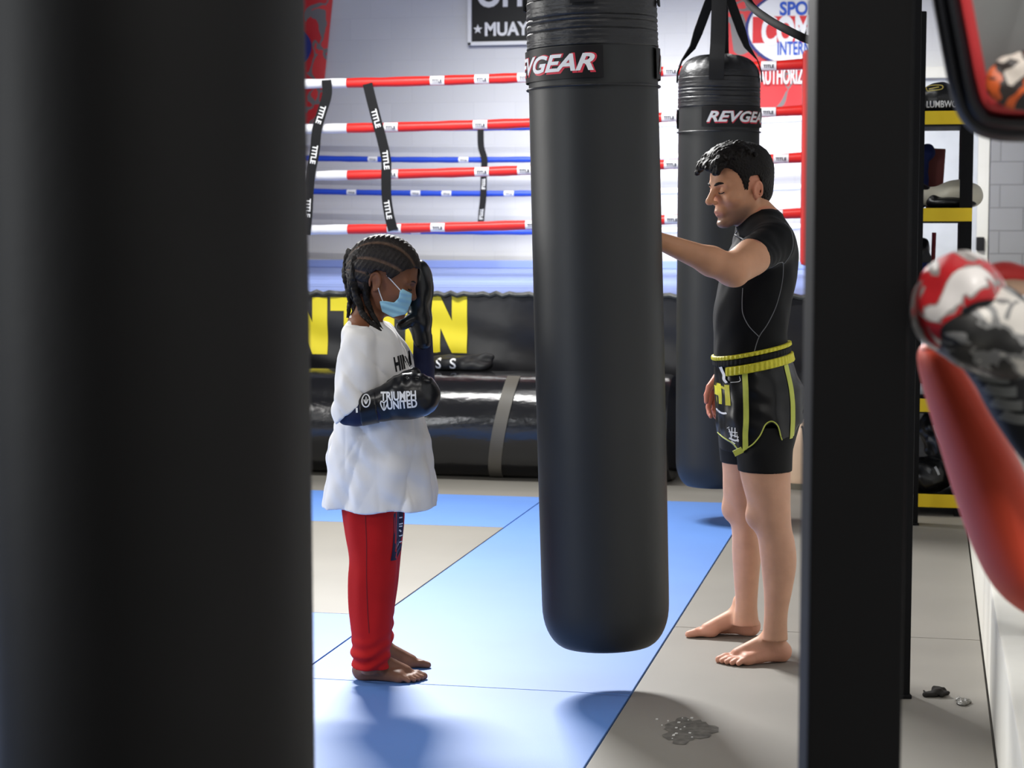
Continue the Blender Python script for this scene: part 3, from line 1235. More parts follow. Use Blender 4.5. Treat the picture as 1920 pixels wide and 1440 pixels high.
# black gym bag slumped on the roll
p = onY(852, 676, 10.9)
bag = empty('gym_bag', (p[0] + 0.035, 10.87, 2 * RR - 0.001), 'black slumped gym bag with white letters on the vinyl roll', 'bag')
g = Grid((-0.3, -0.2, -0.05), (0.3, 0.2, 0.2), 0.006)
g.add(ell((-0.05, 0, 0.035), (0.14, 0.11, 0.055)), 0.03)
g.add(ell((0.10, 0, 0.03), (0.10, 0.09, 0.045)), 0.03)
g.add(cone((0.10, 0, 0.06), (0.20, 0, 0.085), 0.03, 0.015), 0.03)
fz = fold_noise(4, 8, (0.05, 0.12), (1, 1, 1))
g.D += (fz(*g.axes()) * 0.006).astype(np.float32)
g.cut(lambda X, Y, Z: 0 * X + (0.004 - Z) - np.minimum(np.abs(Y), 0.2) ** 2 * 0 + 0 * Y)
V, F = g.mesh(1)
bb = mesh_obj('bag_body', V, F, mat('black_nylon', (15, 15, 17), 0.55, 0.35), bag)
bv = bvh_of(V, F)
for ch, u in (('S', -0.10), ('S', -0.012)):
    G, FF = glyphs(ch, 0.06, bold=0.01)
    V2, F2 = lay(bv, G + np.array((u, 0.045)), FF, 0.002)
    MB().add(V2, F2).build('lettering', M_lwhite, bag)

# ================================================================== WALL SIGN AND BANNERS
ys = YB - 0.06
a, b = onY(878, -150, ys), onY(1180, 80, ys)
sign = empty('wall_sign', ((a[0] + b[0]) / 2, ys, b[2]), 'black wall sign with a white frame reading MUAY, high on the back wall', 'sign')
sl = np.array((-(a[0] + b[0]) / 2, -ys, -b[2]))
MB().box(np.array((a[0], ys - 0.01, b[2])) + sl, np.array((b[0], YB - 0.005, a[2])) + sl, 0.003).build('panel', mat('sign_black', (22, 22, 24), 0.5, 0.3), sign)
fm = MB()
for x0, x1, z0, z1 in ((a[0], b[0], b[2], b[2] + 0.035), (a[0], b[0], a[2] - 0.035, a[2]), (a[0], a[0] + 0.03, b[2], a[2]), (b[0] - 0.03, b[0], b[2], a[2])):
    fm.box(np.array((x0 - 0.004, ys - 0.03, z0)) + sl, np.array((x1 + 0.004, ys, z1)) + sl, 0.006)
fm.build('frame', M_lwhite, sign)
c = onY(896, 55, ys - 0.012) + sl
V = [c + np.array((0, -0.004, 0))]
for i in range(10):
    r = (0.046, 0.019)[i % 2]
    V.append(c + np.array((r * math.sin(i * math.pi / 5), -0.004, r * math.cos(i * math.pi / 5))))
MB().add(V, [(0, 1 + i, 1 + (i + 1) % 10) for i in range(10)]).build('star', M_lwhite, sign, smooth=False)
G, FF = glyphs('MUAY', onY(908, 41, ys)[2] - onY(908, 67, ys)[2], bold=0.035, maxedge=1, xscale=1.0)
wtx = G[:, 0].max() - G[:, 0].min()
want = onY(992, 54, ys)[0] - onY(909, 54, ys)[0]
G[:, 0] *= want / wtx
glyphs_on_plane(MB(), G, FF, onY(950.5, 54, ys - 0.016) + sl, (1, 0, 0), (0, 0, 1)).build('lettering', M_lwhite, sign, smooth=False)
G, FF = glyphs('OFF', 0.26, bold=0.03, maxedge=1)
G[:, 0] *= 0.85
glyphs_on_plane(MB(), G, FF, onY(940, -9, ys - 0.016) + sl + np.array((0.02, 0, 0.02)), (1, 0, 0), (0, 0, 1)).build('lettering', M_lwhite, sign, smooth=False)

M_camo = camo('red_grey_camo', [(206, 44, 50), (206, 44, 50), (120, 116, 116), (226, 62, 62)], 3.0, 0.6, (0.0, 0.40, 0.50, 0.575), 1.2)


def banner(name, corners, label, y=YB - 0.05):
    q = [onY(px, py, y) for px, py in corners]     # tl, tr, br, bl
    c = (q[0] + q[1] + q[2] + q[3]) / 4
    e = empty(name, c, label, 'banner')

    def fn(s, t):
        p = (q[3] * (1 - s) + q[2] * s) * (1 - t) + (q[0] * (1 - s) + q[1] * s) * t
        return p - c + np.array((0, -0.012 * math.sin(s * 14 + 3 * t) * (1 - t * .3), 0))
    MB().sheet(fn, 40, 40, (0, 0.004, 0)).build('cloth', M_camo, e)
    return e, c


bl, c = banner('camo_banner', [(430, -90), (632, -90), (601, 232), (430, 235)], 'red camouflage banner on the wall, at the left beside the near bag')
# blue disc edge of its emblem
p = onY(553, 88, YB - 0.085) - c
MB().lathe([(0.165, -0.003), (0.165, 0.003)], 40).build('emblem', mat('banner_navy', (40, 48, 120), 0.6), bl)
COL.objects['emblem'].rotation_euler = (math.pi / 2, 0, 0)
COL.objects['emblem'].location = tuple(p)
br_, c = banner('camo_banner', [(1352, -110), (1640, -110), (1640, 200), (1372, 208)], 'red camouflage banner reading SPORTS and AUTHORIZED, behind the far bag')
yy = YB - 0.085
bm_ = MB()
M_bnavy = mat('banner_navy', (40, 48, 120), 0.6)
M_bblue = mat('banner_blue', (34, 84, 190), 0.6)
M_bred = mat('banner_red', (214, 40, 46), 0.6)


def disc(cx, cy, rx, rz, y, n=48):
    V = [(cx, y, cy)] + [(cx + rx * math.cos(2 * math.pi * i / n), y, cy + rz * math.sin(2 * math.pi * i / n)) for i in range(n)]
    return MB().add(V, [(0, 1 + i, 1 + (i + 1) % n) for i in range(n)])


e0 = onY(1512, 52, yy) - c
px = 4.92e-3
disc(e0[0], e0[2], 112 * px, 74 * px, e0[1] + 0.012).build('emblem', M_bnavy, br_, smooth=False)
disc(e0[0], e0[2], 106 * px, 70 * px, e0[1] + 0.009).build('emblem', M_lwhite, br_, smooth=False)
mb = MB()
mb.box((e0[0] - 98 * px, e0[1] + 0.004, e0[2] - 26 * px), (e0[0] + 98 * px, e0[1] + 0.007, e0[2] + 22 * px))
mb.build('emblem_band', M_bred, br_, smooth=False)


def btext(t, pxl, pxr, pyt, pyb, m, bold=0.03, dy=0.0):
    a, b = onY(pxl, pyt, yy), onY(pxr, pyb, yy)
    G, FF = glyphs(t, a[2] - b[2], bold=bold, maxedge=0.06)
    G[:, 0] *= (b[0] - a[0]) / (G[:, 0].max() - G[:, 0].min())
    glyphs_on_plane(MB(), G, FF, (a + b) / 2 - c + np.array((0, -0.001 - dy, 0)), (1, 0, 0), (0, 0, 1)).build('lettering', m, br_, smooth=False)


btext('SPORTS', 1462, 1566, 3, 27, M_bblue, 0.035)
btext('COMBAT', 1428, 1598, 30, 84, M_lwhite, 0.05)
btext('INTERNATIONAL', 1458, 1600, 78, 101, M_bblue, 0.02, 0.002)
btext('AUTHORIZED', 1423, 1526, 126, 157, M_lwhite, 0.02)

# ================================================================== HEAVY BAGS
M_bag = mat('bag_vinyl', (35, 36, 36), 0.50, 0.42, var=0.10, vscale=2.5, bump=0.10, bscale=12)
M_bagd = mat('bag_vinyl_band', (32, 32, 34), 0.42, 0.45, var=0.12, vscale=8, bump=0.35, bscale=26, stretch=(1, 1, 3))
M_lab = mat('label_black', (14, 12, 14), 0.5, 0.3)
M_lred = mat('label_red', (214, 60, 76), 0.5, 0.3)


def bag_profile(R, Lh):
    """radius, height from the bottom; rounded bottom edge and a domed, gathered top"""
    pr = [(0.0, 0.0), (R * 0.35, 0.001), (R * 0.62, 0.008)]
    for i in range(9):
        a = math.radians(-72 + 72 * i / 8)
        pr.append((R * 0.62 + R * 0.375 * math.cos(a), 0.135 + 0.13 * math.sin(a)))
    for i in range(1, 30):
        z = 0.135 + (Lh - 0.135) * i / 30
        pr.append((R * (0.997 + 0.012 * math.sin(math.pi * i / 30) - 0.012 * (i / 30)), z))
    return pr


def heavy_bag(px, H, zb, R, Lh, label, face, lean=0.0, tip=2.95, labels=True, M_bag=M_bag):
    """face: angle (deg) of the label centre measured in the bag's own frame (-90 = towards the camera)"""
    b = pt(px, 900, H)
    e = empty('heavy_bag', (b[0], b[1], tip), label, 'punching bag', 'hanging heavy bags', TH)
    e.rotation_euler = (0, lean, TH)
    z0 = zb - tip
    pr = bag_profile(R, Lh)
    MB().lathe([(r, z + z0) for r, z in pr] + [(R * 0.6, zt_ := Lh + z0 - 0.02), (0.0, zt_)], 96, cap=False).build('body', M_bag, e, angle=60)
    # padded top band with stitched rows, then the dome
    zt = Lh + z0
    bd = []
    for i in range(41):
        t = i / 40
        w = 0.0035 if 0.02 < t < 0.98 else -0.002
        if i in (6, 14, 17, 21, 25, 34):
            w -= 0.0028
        w += 0.0008 * math.sin(t * 47) - 0.002 * t
        bd.append((R * 0.990 + w, zt - 0.145 + t * 0.145))
    MB().lathe(bd, 96, cap=False).build('top_band', M_bagd, e, angle=70)
    dm = []
    for i in range(12):
        a = math.radians(90 * i / 11)
        dm.append((R * 0.99 * math.cos(a) ** 0.6 + 0.0, zt + 0.115 * math.sin(a)))
    V = []
    n = 96
    for i, (r, z) in enumerate(dm):
        for k in range(n):
            a = 2 * math.pi * k / n
            g_ = 1 - 0.05 * (i / 11) * abs(math.sin(a * 6)) - 0.03 * (i / 11) * math.sin(a * 17)
            V.append((r * g_ * math.cos(a), r * g_ * math.sin(a), z - 0.02 * (i / 11) * abs(math.sin(a * 9))))
    F = []
    for i in range(11):
        for k in range(n):
            l = (k + 1) % n
            F.append((i * n + k, i * n + l, (i + 1) * n + l, (i + 1) * n + k))
    MB().add(V, F).build('dome', M_bagd, e, angle=60)
    # seam ring under the label
    P = [((R + 0.004) * math.cos(2 * math.pi * k / 72), (R + 0.004) * math.sin(2 * math.pi * k / 72), zt - 0.262) for k in range(72)]
    MB().tube(P, 0.003, 6, closed=True).build('seam', M_bagd, e)
    # four hanging straps
    for k in range(4):
        a = math.radians(face_strap(face) + 90 * k)
        d = np.array((math.cos(a), math.sin(a), 0))
        w = np.array((-d[1], d[0], 0))
        Q = [d * (R + 0.006) + np.array((0, 0, zt - 0.02)), d * (R + 0.004) + np.array((0, 0, zt + 0.03)), d * (R * 0.90 + 0.004) + np.array((0, 0, zt + 0.085)),
             d * (R * 0.66) + np.array((0, 0, zt + 0.15)), d * 0.03 + np.array((0, 0, -0.03)), d * 0.012]
        Q = [Q[0]] + [Q[0] * (1 - t) + Q[1] * t for t in (.5, 1)] + [Q[2], Q[3]] + [Q[3] * (1 - t) + Q[4] * t for t in (.25, .5, .75, 1)] + [Q[5]]
        we = w if k % 2 == 0 else np.array((1.0, 0.25, 0))
        Wl = [w * (1 - t) + we * t * (1 if we @ w >= 0 else -1) for t in (0, 0, 0, 0, 0.5, 0.9, 1, 1, 1, 1)]
        MB().strap(Q, Wl, 0.072 if k % 2 == 0 else 0.048, 0.005).build('strap', M_strap, e)
    MB().lathe([(0.03, -0.03), (0.03, 0.03)], 20).build('swivel', M_black, e)
    MB().tube([(0, 0, 0.02), (0, 0, 3.03 - tip)], 0.012, 10).build('hanger', M_black, e)
    if labels:
        G, FF = glyphs('REVGEAR', 0.052, bold=0.03, shear=0.35, maxedge=0.012)
        G[:, 0] *= 0.372 / (G[:, 0].max() - G[:, 0].min())
        zc = zt - 0.195
        for q in (0, 1):
            fc = math.radians(face + 180 * q)

            def onbag(u, w_, off):
                a = fc + u / R
                return ((R + off) * math.cos(a), (R + off) * math.sin(a), zc + w_)
            pm = MB().grid(lambda s, t: onbag(-0.21 + 0.42 * s, -0.047 + 0.094 * t, 0.007), 24, 2)
            pm.grid(lambda s, t: onbag(0.21 - 0.42 * s, -0.047 + 0.094 * t, 0.001), 24, 2)
            lp = pm.build('label_patch', M_lab, e)
            MB().add([onbag(u * 1.012 + 0.004, v * 1.16 - 0.002, 0.0078) for u, v in G], FF).build('lettering', M_lred, lp, label='red lettering outline')
            MB().add([onbag(u, v, 0.0092) for u, v in G], FF).build('lettering', M_lwhite, lp)
    return e


def face_strap(face):
    return -100


BAG_R = 0.198
heavy_bag(1098, 5.95, 0.135, 0.200, 2.0, 'tall dark grey heavy bag in the middle, held by the man', -90 - 54, lean=math.radians(-1.55), tip=2.62)
heavy_bag(1342, 9.4, 0.165, 0.198, 2.0, 'dark heavy bag behind the man, hanging farthest away with straps in view', -90 + 31, tip=2.62)
heavy_bag(280, 2.56, 0.17, 0.211, 2.0, 'blurred black heavy bag filling the left of the view, nearest the camera', 90, lean=math.radians(-0.2), tip=2.62, labels=False, M_bag=mat('bag_vinyl_black', (22, 22, 23), 0.6, 0.2, var=0.12, vscale=2.5, bump=0.1, bscale=12))
# ceiling beam that carries the bags
bx = [pt(1128, 900, 5.95), pt(1342, 900, 9.4), pt(300, 900, 2.56)]
struct(MB().box((-1.25, 0.8, 3.02), (-0.9, 11.5, 3.12), 0.004).build('trim_4', M_black))
struct(MB().box((-1.12, 2.0, 2.9), (-1.0, 2.2, 3.03), 0.004).build('trim_5', M_black))

# ================================================================== BLACK STEEL UPRIGHTS
def upright(pxl, pxr, H, dep, ztop, label):
    a, b = pt(pxl, 1000, H), pt(pxr, 1000, H)
    c = (a + b) / 2 + cD * dep / 2
    w = np.linalg.norm((b - a)[:2])
    e = empty('steel_upright', (c[0], c[1], 0), label, 'post', 'black steel uprights', TH)
    MB().box((-w / 2, -dep / 2, 0.0), (w / 2, dep / 2, ztop), 0.006).build('post', M_black, e)
    MB().box((-w / 2 - 0.012, -dep / 2 - 0.012, 0.0), (w / 2 + 0.003, dep / 2 + 0.02, 0.012), 0.003).build('base_plate', M_black, e)
    return e


u1 = upright(1518, 1698, 2.45, 0.08, 3.02, 'broad black steel upright in the foreground, right of the man')
upright(1652, 1712, 5.83, 0.07, 3.02, 'black steel upright just behind the foreground one, rag at its base')
upright(1684, 1721, 9.25, 0.08, 2.47, 'thin black steel upright in front of the shelf unit, farthest of the three')

# black hose looping across the upper right
P = smooth_path([pt(1376, -60, 6.6), pt(1404, 4, 6.4), pt(1436, 33, 6.2), pt(1480, 58, 6.0), pt(1530, 79, 5.87), pt(1600, 88, 5.82), pt(1660, 70, 5.80)], 8)
o = MB().tube(P, 0.0125, 12).build('black_hose', mat('black_rubber', (11, 11, 12), 0.85, 0.15))
tag(o, 'black hose sagging from above to the uprights, across the red banner', 'hose')

# ================================================================== PUMP SPRAYER behind the man
p = onZ(1503, 915)
sp = empty('pump_sprayer', (p[0], p[1], 0), 'beige pump sprayer tank standing on the floor behind the man', 'sprayer', rotz=TH)
M_beige = mat('beige_plastic', (214, 184, 156), 0.5, 0.4)
MB().lathe([(0.0, 0.0), (0.075, 0.002), (0.088, 0.02), (0.09, 0.06), (0.09, 0.24), (0.082, 0.30), (0.055, 0.345), (0.04, 0.36), (0.04, 0.37), (0.0, 0.37)], 40, cap=False).build('tank', M_beige, sp, angle=50)
MB().lathe([(0.0915, 0.0), (0.0915, 0.035)], 40).build('base_ring', mat('sprayer_base', (96, 92, 80), 0.6), sp)
mb = MB().lathe([(0.016, 0.36), (0.016, 0.40)], 16)
mb.tube([(-0.05, 0, 0.41), (0.05, 0, 0.41)], 0.011, 12)
mb.build('pump_handle', mat('white_plastic', (226, 214, 208), 0.4, 0.4), sp)
P = smooth_path([(-0.01, -0.045, 0.345), (-0.01, -0.10, 0.34), (0.005, -0.105, 0.22), (0.03, -0.11, 0.10), (0.05, -0.115, 0.012), (0.09, -0.11, 0.010)], 8)
MB().tube(P, 0.006, 8).build('hose', M_blackp, sp)
mb = MB().tube([(0.068, -0.10, 0.012), (0.066, -0.10, 0.16)], 0.008, 10)
mb.build('spray_wand', M_red, sp, label='red spray wand')

# ================================================================== SHELF UNIT AND ITS LOAD
SY = 9.78
M_shy = mat('yellow_shelf_paint', (232, 198, 32), 0.5, 0.4, var=0.04)
s0, s1 = onY(1608, 900, SY)[0], onY(1813, 900, SY)[0]
shelf = empty('shelf_unit', ((s0 + s1) / 2, SY + 0.25, 0), 'black shelf unit with yellow shelf edges by the right wall', 'shelf unit')
so = np.array((-(s0 + s1) / 2, -(SY + 0.25), 0))
SHZ = [onY(1760, py, SY)[2] for py in (208, 390, 569, 748, 927)]
SHH = 0.066
for x in (s0, s1 - 0.062):
    for y in (SY + 0.006, SY + 0.44):
        MB().box(np.array((x, y, 0)) + so, np.array((x + 0.062, y + 0.05, SHZ[0] - 0.002)) + so, 0.004).build('post', M_black, shelf)
for z in SHZ:
    d = MB().box(np.array((s0 + 0.004, SY + 0.01, z - 0.075)) + so, np.array((s1 - 0.004, SY + 0.49, z - 0.004)) + so, 0.004).build('shelf', M_blackp, shelf)
    MB().box(np.array((s0, SY - 0.006, z - SHH)) + so, np.array((s1, SY + 0.008, z)) + so, 0.003).build('shelf_edge', M_shy, d, label='yellow shelf edge')


def sdf_item(name, m, px, pyb, Y, prims, label, cat, seed=None, amp=0.003, h=0.005, z=None, child=None, wl=(0.05, 0.12)):
    """an object modelled in metres round its own base point on a shelf; (x right, y back, z up)"""
    b = onY(px, pyb, Y)
    if z is not None:
        b[2] = z
    lo = np.min([p[0][1] for p in prims], axis=0) - 0.03
    hi = np.max([p[0][2] for p in prims], axis=0) + 0.03
    g = Grid(lo, hi, h)
    for p, k in prims:
        g.add(p, k)
    if seed is not None:
        g.D += (fold_noise(seed, 10, wl, (1, 1, 1))(*g.axes()) * amp).astype(np.float32)
    g.cut(lambda X, Y, Z: 0.001 - Z + 0 * X + 0 * Y)
    V, F = g.mesh(1)
    e = empty(name, b, label, cat)
    mesh_obj(child or 'body', V, F, m, e)
    return e, V, F


M_bleather = mat('black_leather', (20, 20, 22), 0.34, 0.5, var=0.1, bump=0.08, bscale=60)
M_cream = mat('cream_leather', (228, 222, 200), 0.4, 0.45, var=0.04)
M_navy = mat('navy_fabric', (24, 34, 78), 0.75, 0.2, var=0.15)
M_gold = mat('gold_print', (206, 186, 96), 0.5, 0.4)
M_silver = mat('silver_vinyl', (176, 178, 182), 0.35, 0.5, var=0.15, vscale=20)
M_brown = mat('brown_red_board', (108, 52, 46), 0.6, 0.3)

yb = SY + 0.14
# headguard on the top shelf
e, V, F = sdf_item('head_guard', M_bleather, 1764, 207, yb, [(ell((0, 0, 0.065), (0.118, 0.10, 0.085)), .01), (ell((0.05, 0, 0.05), (0.09, 0.09, 0.07)), .03), (cone((-0.09, -0.04, 0.03), (0.09, -0.06, 0.03), 0.032, 0.032), .02)],
                   'black padded head guard with gold outlines and white letters on the top shelf', 'head guard', 3, 0.002, z=SHZ[0])
bv = bvh_of(V, F)
G, FF = glyphs('LUMBWO', 0.034, bold=0.02, maxedge=0.012)
G[:, 0] *= 0.15 / (G[:, 0].max() - G[:, 0].min())
MB().add(*lay(bv, G + np.array((0.005, 0.036)), FF, 0.002)).build('lettering', M_lwhite, e)
mb = MB()
lay_tube(mb, bv, [(-0.068, 0.102), (-0.068, 0.128), (0.0, 0.130), (0.0, 0.110), (-0.066, 0.102)], 0.0025, off=0.001)
lay_tube(mb, bv, [(-0.060, 0.112), (-0.030, 0.118), (-0.012, 0.122)], 0.003, off=0.001)
mb.build('gold_outline', M_gold, e)
e, V, F = sdf_item('shin_guard', M_cream, 1710, 207, yb - 0.09, [(ell((0, 0, 0.04), (0.03, 0.05, 0.05)), .01), (ell((-0.005, 0, 0.085), (0.024, 0.045, 0.04)), .02)],
                   'white padded guard at the left end of the top shelf', 'guard', 5, 0.002, z=SHZ[0])
# second shelf
e, V, F = sdf_item('boxing_glove', M_cream, 1785, 389, SY + 0.19, [(ell((0.03, 0, 0.075), (0.115, 0.08, 0.068)), .01), (ell((0.085, 0, 0.055), (0.06, 0.07, 0.05)), .03), (cone((-0.05, 0, 0.055), (-0.15, 0, 0.06), 0.052, 0.045), .03)],
                   'cream and black boxing glove lying on the second shelf down', 'glove', 7, 0.002, z=SHZ[1])
g = Grid((-0.2, -0.15, -0.02), (0.2, 0.15, 0.2), 0.005)
for p, k in [(ell((0.0, -0.02, 0.028), (0.125, 0.085, 0.034)), .01), (cone((-0.09, -0.01, 0.05), (-0.15, 0, 0.095), 0.04, 0.03), .03)]:
    g.add(p, k)
g.cut(lambda X, Y, Z: 0.001 - Z + 0 * X + 0 * Y)
V, F = g.mesh(1)
mesh_obj('palm', V, F, M_bleather, e, label='black glove palm and cuff')
e, V, F = sdf_item('gear_pouch', M_navy, 1722, 389, SY + 0.40, [(cone((0, 0, 0.05), (0.0, 0, 0.20), 0.055, 0.05), .02), (ell((0.03, -0.01, 0.285), (0.05, 0.04, 0.05)), .04)],
                   'dark navy pouch with a metal ring standing on the second shelf', 'pouch', 9, 0.004, z=SHZ[1])
P = [np.array((-0.008 + 0.028 * math.cos(a), -0.066, 0.205 + 0.036 * math.sin(a))) for a in [i * math.pi / 12 for i in range(24)]]
MB().tube(P, 0.0038, 8, closed=True).build('metal_ring', mat('steel_ring', (150, 150, 158), 0.3, 0.5, metal=0.8), e)
b = onY(1752, 389, SY + 0.455)
e = empty('kick_board', (b[0], b[1], SHZ[1]), 'brown-red board leaning upright at the back of the second shelf', 'board')
MB().box((-0.045, -0.012, 0), (0.036, 0.012, 0.31), 0.006, Matrix.Rotation(math.radians(3), 4, 'Y')).build('board', M_brown, e)
# third shelf
e, V, F = sdf_item('gear_bag', M_bleather, 1722, 569, SY + 0.25, [(cone((-0.02, 0, 0.06), (-0.02, 0, 0.26), 0.09, 0.07), .02), (cone((-0.01, 0, 0.26), (-0.045, 0, 0.32), 0.06, 0.03), .03)],
                   'tall black and navy gear bag on the third shelf behind the camouflage pad', 'bag', 11, 0.006, z=SHZ[2])
g = Grid((-0.2, -0.15, -0.02), (0.2, 0.15, 0.3), 0.005)
g.add(cone((-0.02, -0.012, 0.055), (-0.02, -0.012, 0.19), 0.092, 0.082), .01)
g.cut(lambda X, Y, Z: np.maximum(0.001 - Z, Z - 0.2) + 0 * X + 0 * Y)
V, F = g.mesh(1)
mesh_obj('pocket', V, F, M_navy, e, label='navy bag pocket')
b = onY(1748, 569, SY + 0.42)
e = empty('padded_stick', (b[0], b[1], SHZ[2]), 'thin dark red padded stick upright on the third shelf', 'stick')
MB().tube([(0, 0, 0), (0, 0, 0.20), (0.003, 0, 0.35)], 0.011, 12).build('body', mat('dark_red_foam', (132, 34, 40), 0.6), e)
# fourth shelf: silver shoes
e, V, F = sdf_item('training_shoe', M_silver, 1728, 747, SY + 0.12, [(cone((-0.06, 0, 0.035), (0.07, 0, 0.03), 0.035, 0.028), .02), (cone((-0.05, 0, 0.05), (-0.055, 0, 0.085), 0.034, 0.03), .02)],
                   'silver and black training shoe in front on the fourth shelf', 'shoe', 13, 0.002, z=SHZ[3])
MB().box((-0.10, -0.034, 0.0), (0.10, 0.034, 0.014), 0.006).build('sole', M_blackp, e)
e, V, F = sdf_item('training_shoe', M_bleather, 1752, 747, SY + 0.30, [(cone((-0.07, 0, 0.05), (0.05, 0, 0.035), 0.05, 0.03), .02), (ell((-0.03, 0, 0.10), (0.07, 0.05, 0.06)), .03)],
                   'dark shoe behind the silver one on the fourth shelf', 'shoe', 14, 0.004, z=SHZ[3])
# bottom shelf: two black bags
e, V, F = sdf_item('sports_bag', M_bleather, 1746, 926, SY + 0.125, [(ell((-0.01, 0, 0.085), (0.125, 0.10, 0.09)), .01), (ell((-0.05, 0, 0.06), (0.12, 0.10, 0.07)), .03)],
                   'black sports bag in front on the bottom shelf', 'bag', 15, 0.006, z=SHZ[4])
bv = bvh_of(V, F)
mb = lay_ribbon(MB(), bv, [(0.016, 0.135), (0.028, 0.115), (0.036, 0.095)], 0.012, 0.003)
mb.build('zip_pull', M_silver, e)
e, V, F = sdf_item('sports_bag', M_bleather, 1772, 926, SY + 0.335, [(cone((-0.06, 0, 0.30), (0.03, 0, 0.10), 0.085, 0.09), .02), (cone((0.03, 0, 0.30), (0.06, 0, 0.10), 0.06, 0.07), .03)],
                   'black bag with a grey zip leaning behind the other on the bottom shelf', 'bag', 16, 0.006, z=SHZ[4])
bv = bvh_of(V, F)
mb = lay_ribbon(MB(), bv, [(-0.062, 0.325), (-0.045, 0.275), (-0.018, 0.225), (0.0, 0.185)], 0.013, 0.003)
mb.build('zip', M_silver, e)

# ================================================================== PADS HANGING IN THE RIGHT FOREGROUND
M_padblack = mat('pad_black', (17, 19, 25), 0.5, 0.35, var=0.15)
M_padred = mat('pad_red_orange', (226, 84, 60), 0.48, 0.25, var=0.08, vscale=6)
M_padcrim = mat('pad_crimson', (168, 34, 58), 0.45, 0.4, var=0.1)
M_padgrey = mat('pad_grey', (118, 120, 120), 0.5, 0.35, var=0.12)
M_camoR = camo('pad_camo_red', [(228, 224, 222), (228, 224, 222), (150, 144, 142), (186, 38, 44)], 13.0, 0.4, (0.0, 0.43, 0.49, 0.53), 1.0)
M_camoK = camo('pad_camo_black', [(34, 34, 34), (34, 34, 34), (126, 126, 126), (206, 202, 196)], 11.0, 0.45, (0.0, 0.42, 0.50, 0.57), 1.2)
M_camoO = camo('pad_camo_orange', [(30, 28, 30), (206, 92, 40), (52, 44, 42), (214, 204, 194)], 9.0, 0.5, (0.0, 0.38, 0.47, 0.55), 1.3)

# wall rack that carries them
rk = empty('wall_rack', (XR, 2.6, 1.2), 'black wall rack with pegs carrying the pads at the right', 'rack')
rm = MB()
rm.box((-0.03, -0.5, 0.42), (-0.002, 0.6, 0.48), 0.004)
rm.box((-0.03, -0.5, -0.12), (-0.002, 0.6, -0.06), 0.004)
rm.build('rail', M_black, rk)
for y, z, l in ((-0.02, 0.45, 0.60), (0.14, 0.45, 0.60), (-0.1, -0.09, 0.60), (0.02, -0.09, 0.66), (0.25, -0.09, 0.62)):
    MB().tube([(-0.01, y, z), (-l, y, z)], 0.010, 12).build('peg', M_black, rk)

# upper shield: rounded black rims, red piping and a camouflage face
PH_ = 2.42
fr_ = Frame(1930, None, PH_)
outer = [(1738, -60), (1752, 20), (1767, 100), (1780, 165), (1796, 215), (1824, 248), (1868, 263), (1930, 266), (1992, 263), (2036, 248), (2064, 215), (2080, 165), (2093, 100), (2108, 20), (2122, -60),
         (2126, -180), (2122, -320), (2100, -420), (2040, -460), (1930, -470), (1820, -460), (1760, -420), (1738, -320), (1734, -180)]
c_ = np.array((1930, -100.0))
up_sh = empty('kick_shield', pt(1930, -100, PH_), 'black shield with red piping and camouflage face hanging at the upper right', 'kick shield', None, TH)
uo = pt(1930, -100, PH_)


def ulocal(px, py, dv):
    q = pt(px, py, PH_ + dv) - uo
    return np.array((q @ cR, q @ cD, q[2]))


def outline(shrink, dv):
    """outline moved inwards by shrink pixels, shield bowed along its height"""
    P = smooth_path([np.array(p, float) for p in outer + outer[:1]], 5)[:-1]
    out = []
    n = len(P)
    for i in range(n):
        t = P[(i + 1) % n] - P[i - 1]
        t /= np.linalg.norm(t)
        nn = np.array((t[1], -t[0]))
        q = P[i] + nn * shrink * (1 if nn @ (c_ - P[i]) > 0 else -1)
        out.append(ulocal(q[0], q[1], dv + 0.00000045 * (q[1] + 100) ** 2))
    return out


def band(shr, name, m, parent=None, lab=None):
    mb = MB()
    rings = [outline(s, d) for s, d in shr]
    n = len(rings[0])
    V = [v for r in rings for v in r]
    F = []
    for j in range(len(rings) - 1):
        for i in range(n):
            k = (i + 1) % n
            F.append((j * n + i, j * n + k, (j + 1) * n + k, (j + 1) * n + i))
    return mb.add(V, F).build(name, m, parent, label=lab)


rim = [(0, 0.06), (-1, 0.03), (2, 0.010), (10, 0.0), (19, 0.001), (25, 0.012)]
band(rim + [(14, 0.06), (0, 0.05)], 'outer_rim', M_padblack, up_sh)
band([(17, 0.012), (22, -0.004), (30, -0.012), (40, -0.012), (47, -0.004), (50, 0.012), (30, 0.05), (17, 0.012)], 'inner_rim', M_padblack, up_sh)
band([(47, 0.006), (53, -0.004), (62, -0.006), (70, 0.0), (74, 0.010), (60, 0.03), (47, 0.006)], 'piping', mat('pad_red_pipe', (206, 62, 66), 0.45, 0.4), up_sh, 'red piping')
rg = outline(70, 0.008)
n = len(rg)
ctr = np.mean(rg, axis=0)
V = [ctr + (p - ctr) * s + np.array((0, -0.010 * (1 - s * s), 0)) for s in (1, .8, .6, .4, .2) for p in rg] + [ctr + np.array((0, -0.010, 0))]
F = [(j * n + i, j * n + (i + 1) % n, (j + 1) * n + (i + 1) % n, (j + 1) * n + i) for j in range(4) for i in range(n)] + [(4 * n + i, 4 * n + (i + 1) % n, 5 * n) for i in range(n)]
MB().add(V, F).build('face_panel', M_padgrey, up_sh)
rg2 = outline(2, 0.055)
MB().add([p for p in rg2] + [np.mean(rg2, axis=0)], [(i, (i + 1) % n, n) for i in range(n)]).build('back_panel', M_padblack, up_sh)
